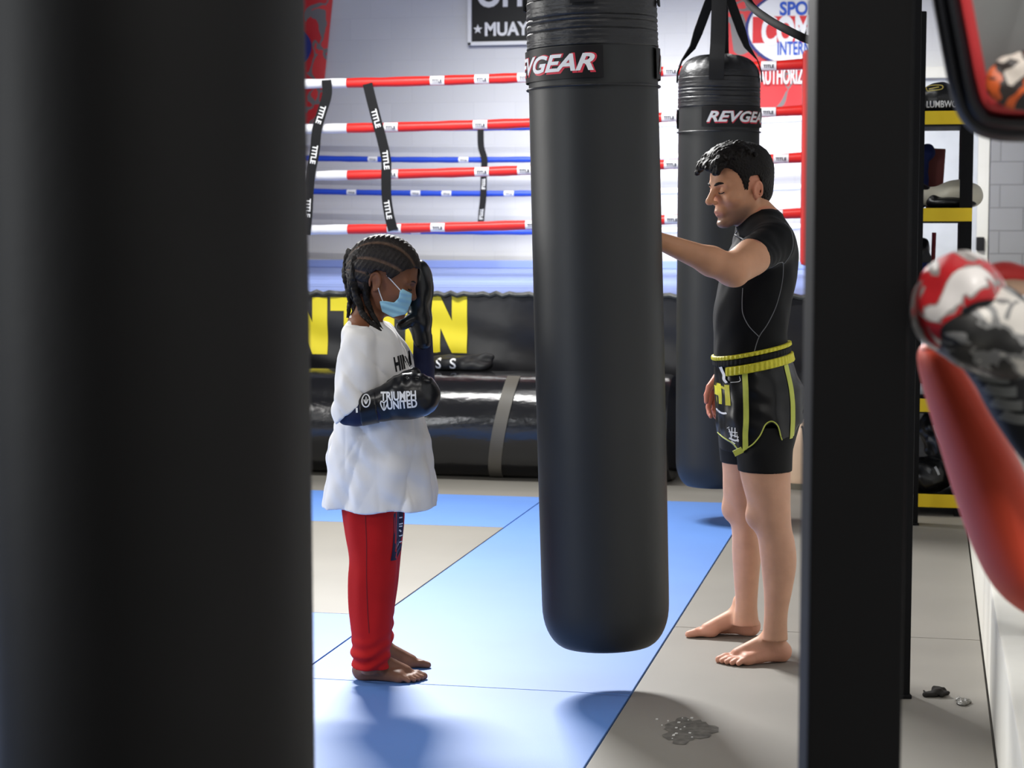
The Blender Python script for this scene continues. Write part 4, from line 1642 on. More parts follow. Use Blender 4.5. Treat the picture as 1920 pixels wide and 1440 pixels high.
# camouflage patch in the lower corner of the face
g = Grid(ulocal(1845, 240, -0.06), ulocal(2060, 60, 0.08), 0.0022)
g.add(ell(ulocal(1930, 152, 0.0), (0.056, 0.016, 0.038)), .01)
g.D += (fold_noise(2, 8, (0.02, 0.05), (1, 1, 1))(*g.axes()) * 0.0015).astype(np.float32)
V, F = g.mesh(1)
mesh_obj('camo_patch', V, F, M_camoO, up_sh)


def pad_sdf(name, prims, m, parent, h=0.004, seed=None, amp=0.002, cut=None, lab=None, wl=(0.04, 0.1), sm=2):
    lo = np.min([p[0][1] for p in prims], axis=0) - 0.03
    hi = np.max([p[0][2] for p in prims], axis=0) + 0.03
    g = Grid(lo, hi, h)
    for p, k in prims:
        g.add(p, k)
    if seed is not None:
        g.D += (fold_noise(seed, 10, wl, (1, 1, 1))(*g.axes()) * amp).astype(np.float32)
    if cut:
        g.cut(cut)
    V, F = g.mesh(sm)
    return mesh_obj(name, V, F, m, parent, label=lab), V, F


def chain(fr, pts, flat, k=0.02):
    """pixel-measured chain (px, py, radius px, dv) as flattened cones; flat widens along the depth"""
    out = []
    pts = smooth_path([np.array(p, float) for p in pts], 6)
    Q = [(fr.L(a, b, d), r * (fr.H + d) / FPX) for a, b, r, d in pts]
    for (a, ra), (b, rb) in zip(Q[:-1], Q[1:]):
        out.append((cone(a, b, ra, rb, ((0, 1, 0), flat)), k))
    return [(p, min(k, 0.006)) for p, k in out]


fp = Frame(1850, None, 2.62)
low = empty('kick_shield', fp.B, 'curved red and orange shield in the lower right foreground, seen edge on', 'kick shield', None, TH)
o, V, F = pad_sdf('body', chain(fp, [(1752, 668, 30, 0), (1786, 745, 44, 0), (1826, 835, 56, 0), (1862, 925, 64, 0), (1895, 1010, 66, 0), (1930, 1075, 64, 0), (1975, 1115, 50, 0), (2030, 1140, 40, 0)], 2.0), M_padred, low)
bvp = bvh_of(V, F)
mb = lay_tube(MB(), bvp, [(fp.L(1723, 650)[0] + .004, fp.L(1723, 652)[2]), (fp.L(1745, 646)[0], fp.L(1745, 646)[2] - .004), (fp.L(1772, 655)[0], fp.L(1772, 655)[2] - .008)], 0.003)
mb.build('piping', mat('pad_edge_highlight', (236, 130, 96), 0.4, 0.4), low)  # pale tube paints in the highlight along the shield's top edge
# black strap panel crossed by grey bars, then the camouflage thai pad it belongs to
ft = Frame(1850, None, 2.43)
tp = empty('thai_pad', ft.B, 'white, red and black camouflage pad heaped above the red shield', 'thai pad', None, TH)
o, V, F = pad_sdf('strap_panel', chain(ft, [(1815, 610, 44, 0.02), (1860, 690, 46, 0.02), (1915, 775, 44, 0.02), (1975, 850, 46, 0.02)], 1.3), M_padblack, tp, seed=6)
bvq = bvh_of(V, F)
for (xa, ya, xb_, yb_) in ((1800, 667, 1836, 682), (1828, 700, 1882, 706), (1842, 727, 1896, 731), (1858, 752, 1908, 757), (1876, 776, 1918, 784)):
    a, b = ft.L(xa, ya), ft.L(xb_, yb_)
    m = lay_ribbon(MB(), bvq, [(a[0], a[2]), ((a[0] + b[0]) / 2, (a[2] + b[2]) / 2 - 0.002), (b[0], b[2])], 0.013, 0.003)
    m.build('strap_bar', M_padgrey, tp, label='grey strap bar')
prims = [(ell(ft.L(1802, 562, 0.0), (0.052, 0.09, 0.052)), 0.02), (ell(ft.L(1764, 600, 0.0), (0.029, 0.07, 0.039)), 0.03), (ell(ft.L(1806, 530, 0), (0.041, 0.07, 0.035)), 0.02)]
cu_ = ft.L(1800, 545)[2]
o, V, F = pad_sdf('cover', prims, M_camoR, tp, 0.003, 8, 0.0025)
bvt = bvh_of(V, F)
o, V, F = pad_sdf('lower_cover', [(ell(ft.L(1836, 600, -0.012), (0.058, 0.09, 0.046)), 0.02), (ell(ft.L(1800, 620, -0.01), (0.040, 0.085, 0.034)), 0.02), (ell(ft.L(1880, 640, -0.01), (0.05, 0.09, 0.05)), 0.03)], M_camoK, tp, 0.003, 9, 0.003)
bvt2 = bvh_of(V, F)
mb = MB()
for pts in ([(1775, 580), (1800, 566), (1835, 563), (1875, 572)],):
    lay_ribbon(mb, bvt, [(ft.L(*p)[0], ft.L(*p)[2]) for p in pts], 0.008, 0.004)
mb.build('seam_strap', M_padblack, tp)
eye = ft.L(1776, 588)
MB().add(*lay(bvt, *(lambda n: (np.array([(eye[0], eye[2])] + [(eye[0] + 0.006 * math.cos(6.283 * i / n), eye[2] + 0.0055 * math.sin(6.283 * i / n)) for i in range(n)]), [(0, 1 + i, 1 + (i + 1) % n) for i in range(n)]))(16), 0.003)).build('eyelet', mat('eyelet_dark', (52, 36, 32), 0.5), tp)
# mitt and straps resting behind it
mt = empty('focus_mitt', fp.B, 'red and tan mitt wedged behind the camouflage pad at the frame edge', 'mitt', None, TH)
pad_sdf('body', chain(fp, [(1845, 525, 22, 0.02), (1885, 520, 24, 0.02), (1935, 528, 26, 0.02)], 1.4) + chain(fp, [(1925, 520, 22, 0.02), (1990, 640, 30, 0.02)], 1.4), mat('mitt_red', (190, 40, 38), 0.45, 0.4), mt, seed=10)
pad_sdf('palm', chain(fp, [(1865, 552, 20, 0.0), (1905, 548, 22, 0.0), (1960, 556, 30, 0.0)], 2.0), mat('mitt_tan', (168, 138, 116), 0.6, 0.3), mt, seed=12, lab='tan mitt palm')
pad_sdf('strap', chain(fp, [(1878, 583, 8, -0.03), (1900, 569, 10, -0.035), (1945, 560, 12, -0.03)], 2.0), M_rwhite, mt, 0.0025, lab='white mitt strap')
pad_sdf('tab', chain(fp, [(1872, 600, 8, -0.05), (1890, 606, 9, -0.05)], 1.3), mat('orange_tab', (206, 96, 52), 0.5), mt, 0.0025, lab='orange tab')
# crimson pad hanging behind the red shield
fb = Frame(1820, None, 2.95)
bk = empty('kick_shield', fb.B, 'crimson pad with a blue edge just behind the red shield', 'kick shield', None, TH)
pad_sdf('body', chain(fb, [(1792, 640, 24, 0), (1822, 740, 40, 0), (1846, 860, 48, 0), (1862, 935, 36, 0), (1880, 985, 26, 0)], 2.5), M_padcrim, bk)
pad_sdf('edge_strip', chain(fb, [(1786, 760, 6, 0), (1793, 820, 8, 0), (1802, 870, 8, 0), (1808, 905, 5, 0)], 2.0), mat('pad_blue_edge', (84, 74, 168), 0.5), bk, 0.003, lab='blue pad edge')
fg = Frame(1760, None, 2.82)
gp = empty('forearm_pad', fg.B, 'pale grey pad tucked between the red shield and the shelves', 'pad', None, TH)
pad_sdf('body', chain(fg, [(1762, 660, 18, 0), (1772, 710, 28, 0), (1796, 760, 30, 0), (1830, 800, 22, 0)], 2.0), mat('pad_lavender_grey', (150, 148, 166), 0.5, 0.35, var=0.1), gp)
# white label with dark marks showing below the crimson pad
lbp = Frame(1848, None, 2.80)
sw = empty('shin_pad', lbp.B, 'white pad with black marks, a sliver behind the red shield', 'pad', None, TH)
pad_sdf('body', chain(lbp, [(1850, 880, 12, 0), (1858, 950, 20, 0), (1868, 990, 18, 0)], 2.0), mat('pad_white', (206, 200, 200), 0.5, 0.35), sw, 0.003)
pad_sdf('mark', chain(lbp, [(1846, 988, 9, -0.012), (1850, 1000, 10, -0.012)], 1.5), M_padblack, sw, 0.0025, lab='black mark on pad')

# ================================================================== PEOPLE
def clip(prim, p, n):
    """keep the side of the plane through p that n points away from"""
    f, lo, hi = prim
    n = np.array(n, float) / np.linalg.norm(n)
    p = np.array(p, float)

    def g(X, Y, Z):
        return np.maximum(f(X, Y, Z), (X - p[0]) * n[0] + (Y - p[1]) * n[1] + (Z - p[2]) * n[2])
    return g, lo, hi


def floor_local(fr, px, py):
    q = onZ(px, py) - fr.B
    return np.array((q @ cR, q @ cD, 0.0))


def head_axes(side, yaw, pitch):
    """side -1: faces the photo's left, +1: right; yaw turns the face to the camera"""
    F0 = np.array((side * math.cos(yaw), -math.sin(yaw), 0))
    N = np.array((-side * math.sin(yaw), -math.cos(yaw), 0)) if side > 0 else np.array((math.sin(yaw), -math.cos(yaw), 0))
    U = np.array((0, 0, 1.0))
    return F0 * math.cos(pitch) - U * math.sin(pitch), N, F0 * math.sin(pitch) + U * math.cos(pitch)


def linc(c):
    return np.array(lin(c)[:3])


def mixc(col, c, w):
    w = np.clip(w, 0, 1)[:, None]
    return col * (1 - w) + linc(c) * w


def sstep(x, a, b):
    t = np.clip((x - a) / (b - a), 0, 1)
    return t * t * (3 - 2 * t)


M_skin = mat('skin', (200, 150, 120), 0.52, 0.35, var=0.05, vscale=22, attr=True, sss=0.12, bump=0.05, bscale=220)
M_hair = mat('black_hair', (20, 16, 14), 0.6, 0.22, var=0.3, vscale=60, bump=0.3, bscale=140)
M_rash = mat('black_stretch_fabric', (11, 12, 15), 0.68, 0.16, var=0.06, bump=0.04, bscale=300, sheen=0.04)
M_satin = mat('black_satin', (15, 15, 16), 0.34, 0.4, var=0.1, bump=0.05, bscale=40)
M_comp = mat('black_compression', (12, 12, 13), 0.7, 0.25)
M_ytrim = mat('yellow_satin_trim', (214, 206, 52), 0.45, 0.4, var=0.1, vscale=60)
M_lime = mat('lime_tape', (196, 204, 92), 0.5, 0.35, var=0.06, vscale=40)
M_stitch = mat('grey_stitching', (120, 122, 126), 0.6, 0.3)

# ---------------------------------------------------------------- the man
FM = Frame(1420, None, 6.48)
man = empty('person', FM.B, 'man in black fitted shirt and black and yellow shorts, barefoot, reaching to the middle bag', 'person', None, TH)
L = FM.L


def px_r(n, H=6.48):
    return n * H / FPX


torso_rows = [(406, 1424, 1462, 0.0, .055), (420, 1404, 1474, 0.0, .115), (436, 1390, 1484, 0, .160), (455, 1377, 1491, 0, .178), (480, 1365, 1495, 0, .172), (527, 1351, 1490, 0, .160), (567, 1342, 1482, 0, .148),
              (605, 1339, 1476, 0, .140), (636, 1340, 1474, 0, .138), (667, 1341, 1479, 0, .142), (700, 1343, 1490, 0, .150), (730, 1345, 1504, 0, .156),
              (768, 1346, 1504, 0, .158), (803, 1348, 1494, 0, .152), (840, 1352, 1484, 0, .140)]
TOR = loft(FM.rows(torso_rows), 2.25)
near_rows = [(800, 1378, 1492, -.085, .094), (840, 1383, 1484, -.11, .09), (884, 1387, 1482, -.125, .087), (915, 1394, 1482, -.135, .083), (951, 1404, 1482, -.143, .075), (987, 1413, 1484, -.15, .066), (1010, 1421, 1489, -.155, .063),
             (1040, 1425, 1493, -.16, .063), (1067, 1428, 1492, -.165, .060), (1107, 1432, 1485, -.175, .050), (1142, 1433, 1478, -.182, .041), (1169, 1432, 1476, -.187, .037), (1200, 1430, 1477, -.19, .036)]
far_rows = [(800, 1348, 1462, .085, .094), (840, 1351, 1450, .10, .09), (880, 1355, 1440, .115, .086), (924, 1356, 1433, .13, .078), (951, 1361, 1428, .14, .07), (987, 1371, 1425, .15, .062), (1013, 1373, 1426, .155, .062), (1040, 1373, 1427, .165, .061),
            (1084, 1376, 1423, .18, .050), (1129, 1379, 1420, .192, .041), (1151, 1377, 1421, .198, .038), (1172, 1374, 1424, .20, .037)]
LEGN, LEGF = loft(FM.rows(near_rows)), loft(FM.rows(far_rows))
SHN, ELN = L(1450, 455, -.165), L(1374, 506, -.36)
SHF, ELF, WRF = L(1412, 458, .175), L(1396, 600, .25), L(1358, 700, .215)
# the near hand lies on the far side of the middle bag
bc = pt(1098, 900, 5.95) + cR * math.sin(math.radians(1.55)) * (2.62 - 1.44)
bc[2] = pt(1220, 446, 6.0)[2]
bc = bc - FM.B
bc = np.array((bc @ cR, bc @ cD, bc[2]))
an = math.radians(52)
nb_ = np.array((math.cos(an), math.sin(an), 0))
db_ = np.array((-math.sin(an), math.cos(an), 0.10))
WRN = bc + nb_ * (0.200 + 0.038) - db_ * 0.062
F_, N_, T_ = head_axes(-1, math.radians(25), math.radians(9))
HM = Head(L(1388, 346, -.005), F_, N_, T_, 1.08)

g = Grid((-0.46, -0.47, -0.012), (0.22, 0.36, 1.80), 0.0037)
g.add(TOR, 0.02, -0.005)
for s, e in ((SHN, 1), (SHF, 1)):
    g.add(cone(L(1424, 420, 0), s, 0.062, 0.062), 0.04)
g.add(LEGN, 0.03)
g.add(LEGF, 0.012)
for q, dv, px, py in ((1, -.146, 1415, 968), (1, .14, 1370, 955)):
    g.add(ell(L(px, py, dv), (0.030, 0.034, 0.036)), 0.03)       # kneecaps
# near arm
g.add(cone(SHN, ELN, 0.060, 0.046), 0.03)
g.add(cone(SHN * .45 + ELN * .55, ELN, 0.055, 0.046), 0.03)
mid = ELN * 0.72 + WRN * 0.28
g.add(cone(ELN, mid, 0.045, 0.046), 0.02)
g.add(cone(mid, WRN, 0.045, 0.0265), 0.02)
g.add(ell(ELN + np.array((0.012, -0.01, -0.018)), (0.030, 0.034, 0.028)), 0.02)
# far arm
g.add(cone(SHF, ELF, 0.058, 0.043), 0.02)
mid = ELF * 0.7 + WRF * 0.3
g.add(cone(ELF, mid, 0.042, 0.043), 0.02)
g.add(cone(mid, WRF, 0.042, 0.027), 0.02)
# hands
hand(g, WRN, db_, nb_, np.cross(db_, nb_), 0.98, (0.22, 0.22, 0.15))
hand(g, WRF, (-0.24, -0.06, -1), (-0.35, 0.94, 0.0), (-0.94, -0.35, 0.1), 1.0, (0.30, 0.45, 0.30))
# feet
for heel, toe, sgn in (((1484, 1239), (1350, 1246), 1), ((1426, 1192), (1287, 1192), -1)):
    a, b = floor_local(FM, *heel), floor_local(FM, *toe)
    f = (b - a) / np.linalg.norm(b - a)
    big = np.array((-f[1], f[0], 0))
    if big[1] * sgn < 0:
        big = -big
    foot(g, a + f * 0.006, f, big, np.linalg.norm(b - a) / 0.256)
# neck and head
g.add(cone(HM.p(-0.022, 0, -0.045), L(1424, 420, 0), 0.052, 0.058), 0.03)
for p, k in HM.skull():
    g.add(p, k)
HM.face_detail(g)
HM.ear(g, 1, 0.86)
HM.ear(g, -1, 0.86)
g.cut(lambda X, Y, Z: 0.0015 - Z + 0 * X + 0 * Y)
V, F = g.mesh(2)
col = np.tile(linc((204, 150, 116)), (len(V), 1))
f_, s_, t_ = HM.inv(V[:, 0], V[:, 1], V[:, 2])
near_head = (V[:, 2] > 1.40) & (np.abs(V[:, 0]) < 0.3) & (np.hypot(f_, t_) < 0.2)
nh = near_head * 1.0
stub = sstep(-t_, 0.048, 0.080) * sstep(f_, -0.01, 0.03) * (1 - 0.6 * np.exp(-((f_ - .095) ** 2 + (t_ + .075) ** 2) / 0.02 ** 2))
col = mixc(col, (122, 98, 84), 0.8 * stub * nh)
lip = np.exp(-((np.abs(s_) / 0.022) ** 4)) * np.exp(-(((t_ + 0.0765) / 0.0085) ** 4)) * (f_ > 0.082)
col = mixc(col, (182, 118, 106), 0.7 * lip * nh)
col = mixc(col, (216, 136, 112), 0.5 * nh * (np.abs(s_) > 0.07))
legs = sstep(-V[:, 2], -0.75, -0.60)
col = mixc(col, (212, 162, 134), legs)
toe = sstep(-V[:, 2], -0.09, -0.03)
col = mixc(col, (216, 152, 130), 0.6 * toe)
hd = (V[:, 0] < -0.02) & (np.abs(V[:, 2] - 0.80) < 0.14) & (V[:, 1] > 0.12)
col = mixc(col, (214, 130, 112), hd * 0.8)
body = mesh_obj('body', V, F, M_skin, man, col=col)
bvm = bvh_of(V, F)

# hair: short sides, curly top with a fringe
gh = Grid(HM.o - 0.19, HM.o + 0.22, 0.0032)
gh.add(HM.ell((-0.004, 0, 0.034), (0.105, 0.083, 0.096)), 0.01)
gh.add(HM.ell((0.030, 0, 0.082), (0.078, 0.070, 0.052)), 0.02)
gh.add(HM.ell((-0.045, 0, 0.040), (0.066, 0.078, 0.080)), 0.02)
gh.add(HM.ell((-0.055, 0, -0.020), (0.050, 0.060, 0.060)), 0.02)


def hairline(f):
    return np.interp(f, [-.13, -.06, -.034, -.030, -.020, .008, .013, .017, .030, .034, .045, .062, .085, .13],
                     [-.078, -.074, -.068, .004, .026, .026, .018, -.026, -.026, .012, .040, .058, .066, .066])


def hcut(head, line):
    def fn(X, Y, Z):
        f, s, t = head.inv(X, Y, Z)
        return (line(f) - t) * head.S
    return fn


gh.cut(hcut(HM, hairline))
r_ = np.random.RandomState(21)
for i in range(230):
    a = r_.uniform(-0.35, 1.15)
    b = r_.uniform(-1.2, 1.2)
    c = np.array((0.016 + 0.094 * math.sin(a * 1.25), 0.072 * math.sin(b), 0.046 + 0.082 * math.cos(a * 1.25) * math.cos(b) ** 0.6))
    p0 = HM.p(*c)
    d = r_.normal(size=3) * 0.004
    gh.add(cone(p0 - d, p0 + d, r_.uniform(.0075, .0105), r_.uniform(.0075, .0105)), 0.0022)
for q in (-0.05, -0.03, -0.012, 0.006, 0.024, 0.042):
    tip = (0.112 + r_.uniform(-.005, .014) - abs(q) * 0.2, q + r_.uniform(-.006, .006), 0.074 + r_.uniform(-.006, .010))
    gh.add(HM.cone((0.066, q, 0.098), tip, 0.017, 0.0095), 0.006)
    gh.add(HM.ell((tip[0] + 0.004, tip[1], tip[2] - 0.004), (0.0095, 0.008, 0.008)), 0.003)
V, F = gh.mesh(1)
nz = fold_noise(31, 12, (0.006, 0.012), (1, 1, 1))
V = V + 0.0008 * nz(V[:, 0], V[:, 1], V[:, 2])[:, None]
mesh_obj('hair', V, F, M_hair, man)
# brows and lashes
for q in (1, -1):
    mb = MB()
    P = [HM.p(0.0955 - 0.25 * abs(x) ** 1 * (abs(x) > .02) * 0.35, q * x, t) for x, t in ((0.012, 0.012), (0.020, 0.0155), (0.030, 0.018), (0.040, 0.0165), (0.048, 0.012))]
    P = [HM.p(f, q * s, t) for f, s, t in ((0.0975, 0.011, 0.0105), (0.0965, 0.019, 0.014), (0.0925, 0.029, 0.0165), (0.0855, 0.040, 0.0155), (0.077, 0.048, 0.0115))]
    mb.tube(smooth_path(P, 5), [0.0028 + 0.0022 * math.sin(math.pi * min(1, i / 18 + .1)) for i in range(21)], 8)
    mb.build('eyebrow', M_hair, man)
    P = [HM.p(f, q * s, t) for f, s, t in ((0.0935, 0.0215, -0.0125), (0.0935, 0.028, -0.0148), (0.0915, 0.035, -0.0148), (0.0865, 0.0425, -0.0120))]
    MB().tube(smooth_path(P, 5), 0.0017, 6).build('eyelashes', M_hair, man)

# shirt
gs = Grid((-0.24, -0.33, 0.98), (0.22, 0.33, 1.62), 0.0038)
gs.add(TOR, 0.02, 0.002)
for s in (SHN, SHF):
    gs.add(cone(L(1424, 424, 0), s, 0.066, 0.066), 0.04, 0.002)
ax = (ELN - SHN) / np.linalg.norm(ELN - SHN)
cuff = SHN + (ELN - SHN) * 0.50
gs.add(clip(cone(SHN, ELN, 0.0665, 0.058), cuff, ax + np.array((0, 0, -0.1))), 0.02)
ax2 = (ELF - SHF) / np.linalg.norm(ELF - SHF)
gs.add(clip(cone(SHF, ELF, 0.068, 0.055), SHF + (ELF - SHF) * 0.55, ax2), 0.02)
gs.add(clip(cone(L(1424, 425, 0), HM.p(-0.022, 0, -0.03), 0.064, 0.060), L(1414, 410, 0), (L(1386, 386, 0) - L(1414, 412, 0)) * (.5, 1, 1) + np.array((0, 0, .012))), 0.012)
X, Y, Z = gs.axes()
gs.D += (fold_noise(5, 10, (0.06, 0.16), (1, 1, 1))(X, Y, Z) * 0.0012).astype(np.float32)
arm_f = np.exp(-((X - cuff[0] - 0.02) ** 2 + (Y - cuff[1] - .05) ** 2 + (Z - cuff[2] - .02) ** 2) / 0.09 ** 2)
gs.D += (arm_f * np.sin((X * ax[0] + Y * ax[1] + Z * ax[2]) * 170 + 9 * X + 2.5 * np.sin(Z * 45 + Y * 30)) * 0.0016).astype(np.float32)
wb = L(1400, 676, 0)[2]
gs.cut(lambda X, Y, Z: wb - Z + 0 * X + 0 * Y)
V, F = gs.mesh(2)
shirt = mesh_obj('shirt', V, F, M_rash, man)
bvs = bvh_of(V, F)


def uw(*pts, dv=-0.15):
    return [(L(x, y, dv)[0], L(x, y, dv)[2]) for x, y in pts]


mb = MB()
lay_tube(mb, bvs, uw((1393, 540), (1392, 570), (1394, 590), (1405, 612), (1424, 632)), 0.0016)
lay_tube(mb, bvs, uw((1421, 516), (1440, 502), (1456, 492), (1466, 494), (1468, 515), (1464, 545), (1455, 578), (1440, 608), (1424, 632), (1414, 662)), 0.0016)
lay_tube(mb, bvs, uw((1468, 494), (1477, 478), (1482, 458), (1480, 434), (1472, 418)), 0.0016)
mb.build('seam_stitching', M_stitch, shirt, label='grey curved seam stitching')
mb = MB()
lay_tube(mb, bvs, uw((1391, 432), (1388, 441), (1386, 452)), 0.0022)
mb.build('chest_print', M_stitch, shirt)

# compression shorts
wc = L(1430, 883, -.13)[2]
for nm, rows in (('n', near_rows), ('f', far_rows)):
    gc = Grid((-0.20, -0.27, wc - 0.02), (0.20, 0.27, wc + 0.26), 0.004)
    gc.add(loft(FM.rows(rows)), 0.01, 0.005)
    if nm == 'n':
        gc.add(clip(TOR, L(1430, 848, 0), (0, 0, -1)), 0.02, 0.003)
    gc.cut(lambda X, Y, Z: np.maximum(wc - Z, Z - wc - 0.2) + 0 * X + 0 * Y)
    V, F = gc.mesh(1)
    mesh_obj('compression_short_leg', V, F, M_comp, man)

# muay thai shorts
tr_rows = [(630, 1339, 1476, 0, .146), (668, 1339, 1482, 0, .150), (700, 1341, 1494, 0, .158), (730, 1342, 1508, 0, .172), (768, 1343, 1508, 0, .184), (803, 1345, 1499, 0, .194), (835, 1348, 1488, 0, .198), (870, 1352, 1486, 0, .198)]
TRK = loft(FM.rows(tr_rows), 2.2)
hem = [(1335, 800), (1347, 811), (1358, 826), (1376, 836), (1384, 846), (1391, 850), (1401, 842), (1412, 833), (1424, 818), (1434, 798), (1446, 792), (1457, 801), (1463, 822), (1471, 838), (1481, 841), (1490, 822), (1500, 800), (1515, 795)]
hu = np.array([L(x, y, -.17)[0] for x, y in hem])
hw = np.array([L(x, y, -.17)[2] for x, y in hem])
top_a, top_b = L(1340, 673, -.08), L(1478, 645, -.08)
tsl = (top_b[2] - top_a[2]) / (top_b[0] - top_a[0])


def topline(X):
    return top_a[2] + (X - top_a[0]) * tsl


gt = Grid((-0.23, -0.28, 0.60), (0.23, 0.28, 1.12), 0.004)
gt.add(TRK, 0.01)
X, Y, Z = gt.axes()
gt.D += (fold_noise(12, 12, (0.05, 0.14), (1, 1, 0.8))(X, Y, Z) * 0.0032 * np.clip((1.06 - Z) / 0.12, 0, 1)).astype(np.float32)
gt.cut(lambda X, Y, Z: np.maximum(np.interp(X.ravel(), hu, hw).reshape(X.shape) - Z, Z - topline(X)) + 0 * Y)
V, F = gt.mesh(1)
trunks = mesh_obj('shorts', V, F, M_satin, man, label='black satin shorts')
bvt_ = bvh_of(V, F)


def waist_ring(name, dtop, dbot, off, m, seed=None, ruffle=0.0, umin=None):
    gw = Grid((-0.23, -0.26, 0.88), (0.23, 0.26, 1.14), 0.0033)
    gw.add(TRK, 0.01, off)
    X, Y, Z = gw.axes()
    if ruffle:
        gw.D += (np.sin(np.arctan2(Y, X) * 62) * ruffle).astype(np.float32) + 0 * Z.astype(np.float32)

    def c(X, Y, Z):
        q = np.maximum(Z - topline(X) + dtop, topline(X) - dbot - Z)
        if umin is not None:
            q = np.maximum(q, umin - X)
        return q + 0 * Y
    gw.cut(c)
    V, F = gw.mesh(1)
    return mesh_obj(name, V, F, m, trunks)


px1 = 6.35 / FPX
waist_ring('waist_frill', -0.004, 0.010, 0.008, M_ytrim, ruffle=0.0022)
waist_ring('waistband', 0.010, 18 * px1, 0.005, M_comp, ruffle=0.001)
waist_ring('waist_trim', 19 * px1, 36 * px1, 0.010, M_ytrim, ruffle=0.0018, umin=L(1359, 700, -.08)[0])
mb = MB()
lay_ribbon(mb, bvt_, uw((1398, 698), (1399, 740), (1399, 780), (1397, 815), (1397, 846), dv=-.17), 0.0175, 0.003)
mb.build('side_stripe', M_lime, trunks, label='lime yellow side stripe')
mb = MB()
lay_ribbon(mb, bvt_, uw((1474, 684), (1480, 715), (1484, 756), (1483, 800), (1481, 839), dv=-.12), 0.0165, 0.003)
mb.build('side_stripe', M_lime, trunks, label='lime yellow rear stripe')
mb = MB()
for seg in (hem[1:5], hem[5:15]):
    mb = MB()
    lay_tube(mb, bvt_, [(L(x, y - 3.0, -.17)[0], L(x, y - 3.0, -.17)[2]) for x, y in seg], 0.0024, off=0.001)
    mb.build('hem_piping', M_lime, trunks)
mb = MB()
a, b = L(1376, 851, -.19), L(1392, 843, -.19)
mb.strap([a, (a + b) / 2, b], (0.4, 0, 1.0), 0.02, 0.004)
mb.build('hem_tab', M_lime, trunks)
# front lettering block, crest and drawstring
mb = MB()
for x0, x1 in ((1344, 1351), (1356, 1364)):
    lay_ribbon(mb, bvt_, uw(((x0 + x1) / 2 - 1, 719), ((x0 + x1) / 2, 738), ((x0 + x1) / 2 + 1, 757), dv=-.05), (x1 - x0) * 1.8e-3, 0.003)
lay_ribbon(mb, bvt_, uw((1346, 722), (1362, 729), dv=-.05), 0.008, 0.0032)
mb.build('front_lettering', M_ytrim, trunks)
mb = MB()
for pts, w in (([(1366, 803), (1369, 813), (1371, 824)], 0.003), ([(1371, 800), (1371, 818)], 0.003), ([(1376, 800), (1376, 818)], 0.003), ([(1366, 809), (1380, 809)], 0.003), ([(1368, 814), (1382, 817)], 0.003),
               ([(1367, 821), (1375, 824), (1382, 822)], 0.006), ([(1370, 827), (1376, 831)], 0.006), ([(1374, 833), (1377, 836)], 0.004), ([(1379, 812), (1381, 826)], 0.0025), ([(1363, 803), (1367, 800)], 0.002)):
    lay_ribbon(mb, bvt_, uw(*pts, dv=-.12), w, 0.0025, nw=1)
mb.build('crest_print', M_lwhite, trunks)
mb = MB()
P = [(1347, 683), (1350, 692), (1353, 700), (1353, 708), (1357, 714)]
lay_ribbon(mb, bvt_, uw(*P, dv=-.03), 0.008, 0.0135)
lay_ribbon(mb, bvt_, uw((1368, 716), (1384, 713), (1384, 704), dv=-.1), 0.002, 0.003, nw=1)
lay_ribbon(mb, bvt_, uw((1344, 768), (1350, 772), (1357, 770), dv=-.03), 0.006, 0.003)
mb.build('drawstring', M_rwhite, trunks)

# ---------------------------------------------------------------- the boy
FK = Frame(715, None, 6.13)
kid = empty('person', FK.B, 'child with braids, blue face mask, big white T-shirt, red trousers and boxing gloves', 'person', None, TH)
L = FK.L
F_, N_, T_ = head_axes(1, math.radians(3), math.radians(18))
HK = Head(L(720, 519, 0), F_, N_, T_, 1.05, 0.87)
NB = L(684, 612, 0)

g = Grid((-0.20, -0.24, -0.012), (0.24, 0.24, 1.47), 0.0037)
trunk = loft(FK.rows([(604, 664, 706, 0, .045), (618, 658, 722, 0, .09), (640, 654, 738, 0, .125), (680, 656, 750, 0, .12), (740, 660, 752, 0, .108), (800, 662, 748, 0, .105), (860, 658, 748, 0, .112), (930, 656, 748, 0, .12), (965, 660, 744, 0, .10)]))
g.add(trunk, 0.02)
kn = loft(FK.rows([(940, 656, 734, -.06, .075), (1040, 664, 732, -.075, .062), (1100, 668, 728, -.085, .055), (1180, 673, 720, -.095, .043), (1240, 677, 713, -.10, .034), (1262, 678, 712, -.10, .033)]))
kf = loft(FK.rows([(940, 662, 742, .06, .075), (1040, 670, 738, .075, .062), (1100, 676, 734, .085, .055), (1160, 684, 730, .095, .043), (1215, 692, 728, .10, .034), (1234, 694, 728, .10, .033)]))
g.add(kn, 0.02)
g.add(kf, 0.02)
for heel, toe, sgn, sc in (((661, 1274), (797, 1277), 1, 1), ((682, 1250), (806, 1249), -1, 1)):
    a, b = floor_local(FK, *heel), floor_local(FK, *toe)
    f = (b - a) / np.linalg.norm(b - a)
    big = np.array((-f[1], f[0], 0))
    if big[1] * sgn < 0:
        big = -big
    foot(g, a + f * 0.004, f, big, np.linalg.norm(b - a) / 0.256)
g.add(cone(HK.p(-0.030, 0, -0.03), NB, 0.043, 0.046), 0.025)
sh_n, el_n = L(672, 640, -.125), L(652, 764, -.19)
sh_f, el_f = L(712, 640, .125), L(797, 752, .13)
g.add(cone(NB, sh_n, 0.045, 0.042), 0.03)
g.add(cone(NB, sh_f, 0.045, 0.042), 0.03)
g.add(cone(sh_n, el_n, 0.040, 0.032), 0.02)
g.add(cone(sh_f, el_f, 0.040, 0.032), 0.02)
g.add(cone(el_n, L(735, 756, -.21), 0.033, 0.026), 0.02)
g.add(cone(el_f, L(793, 600, .09), 0.033, 0.026), 0.02)
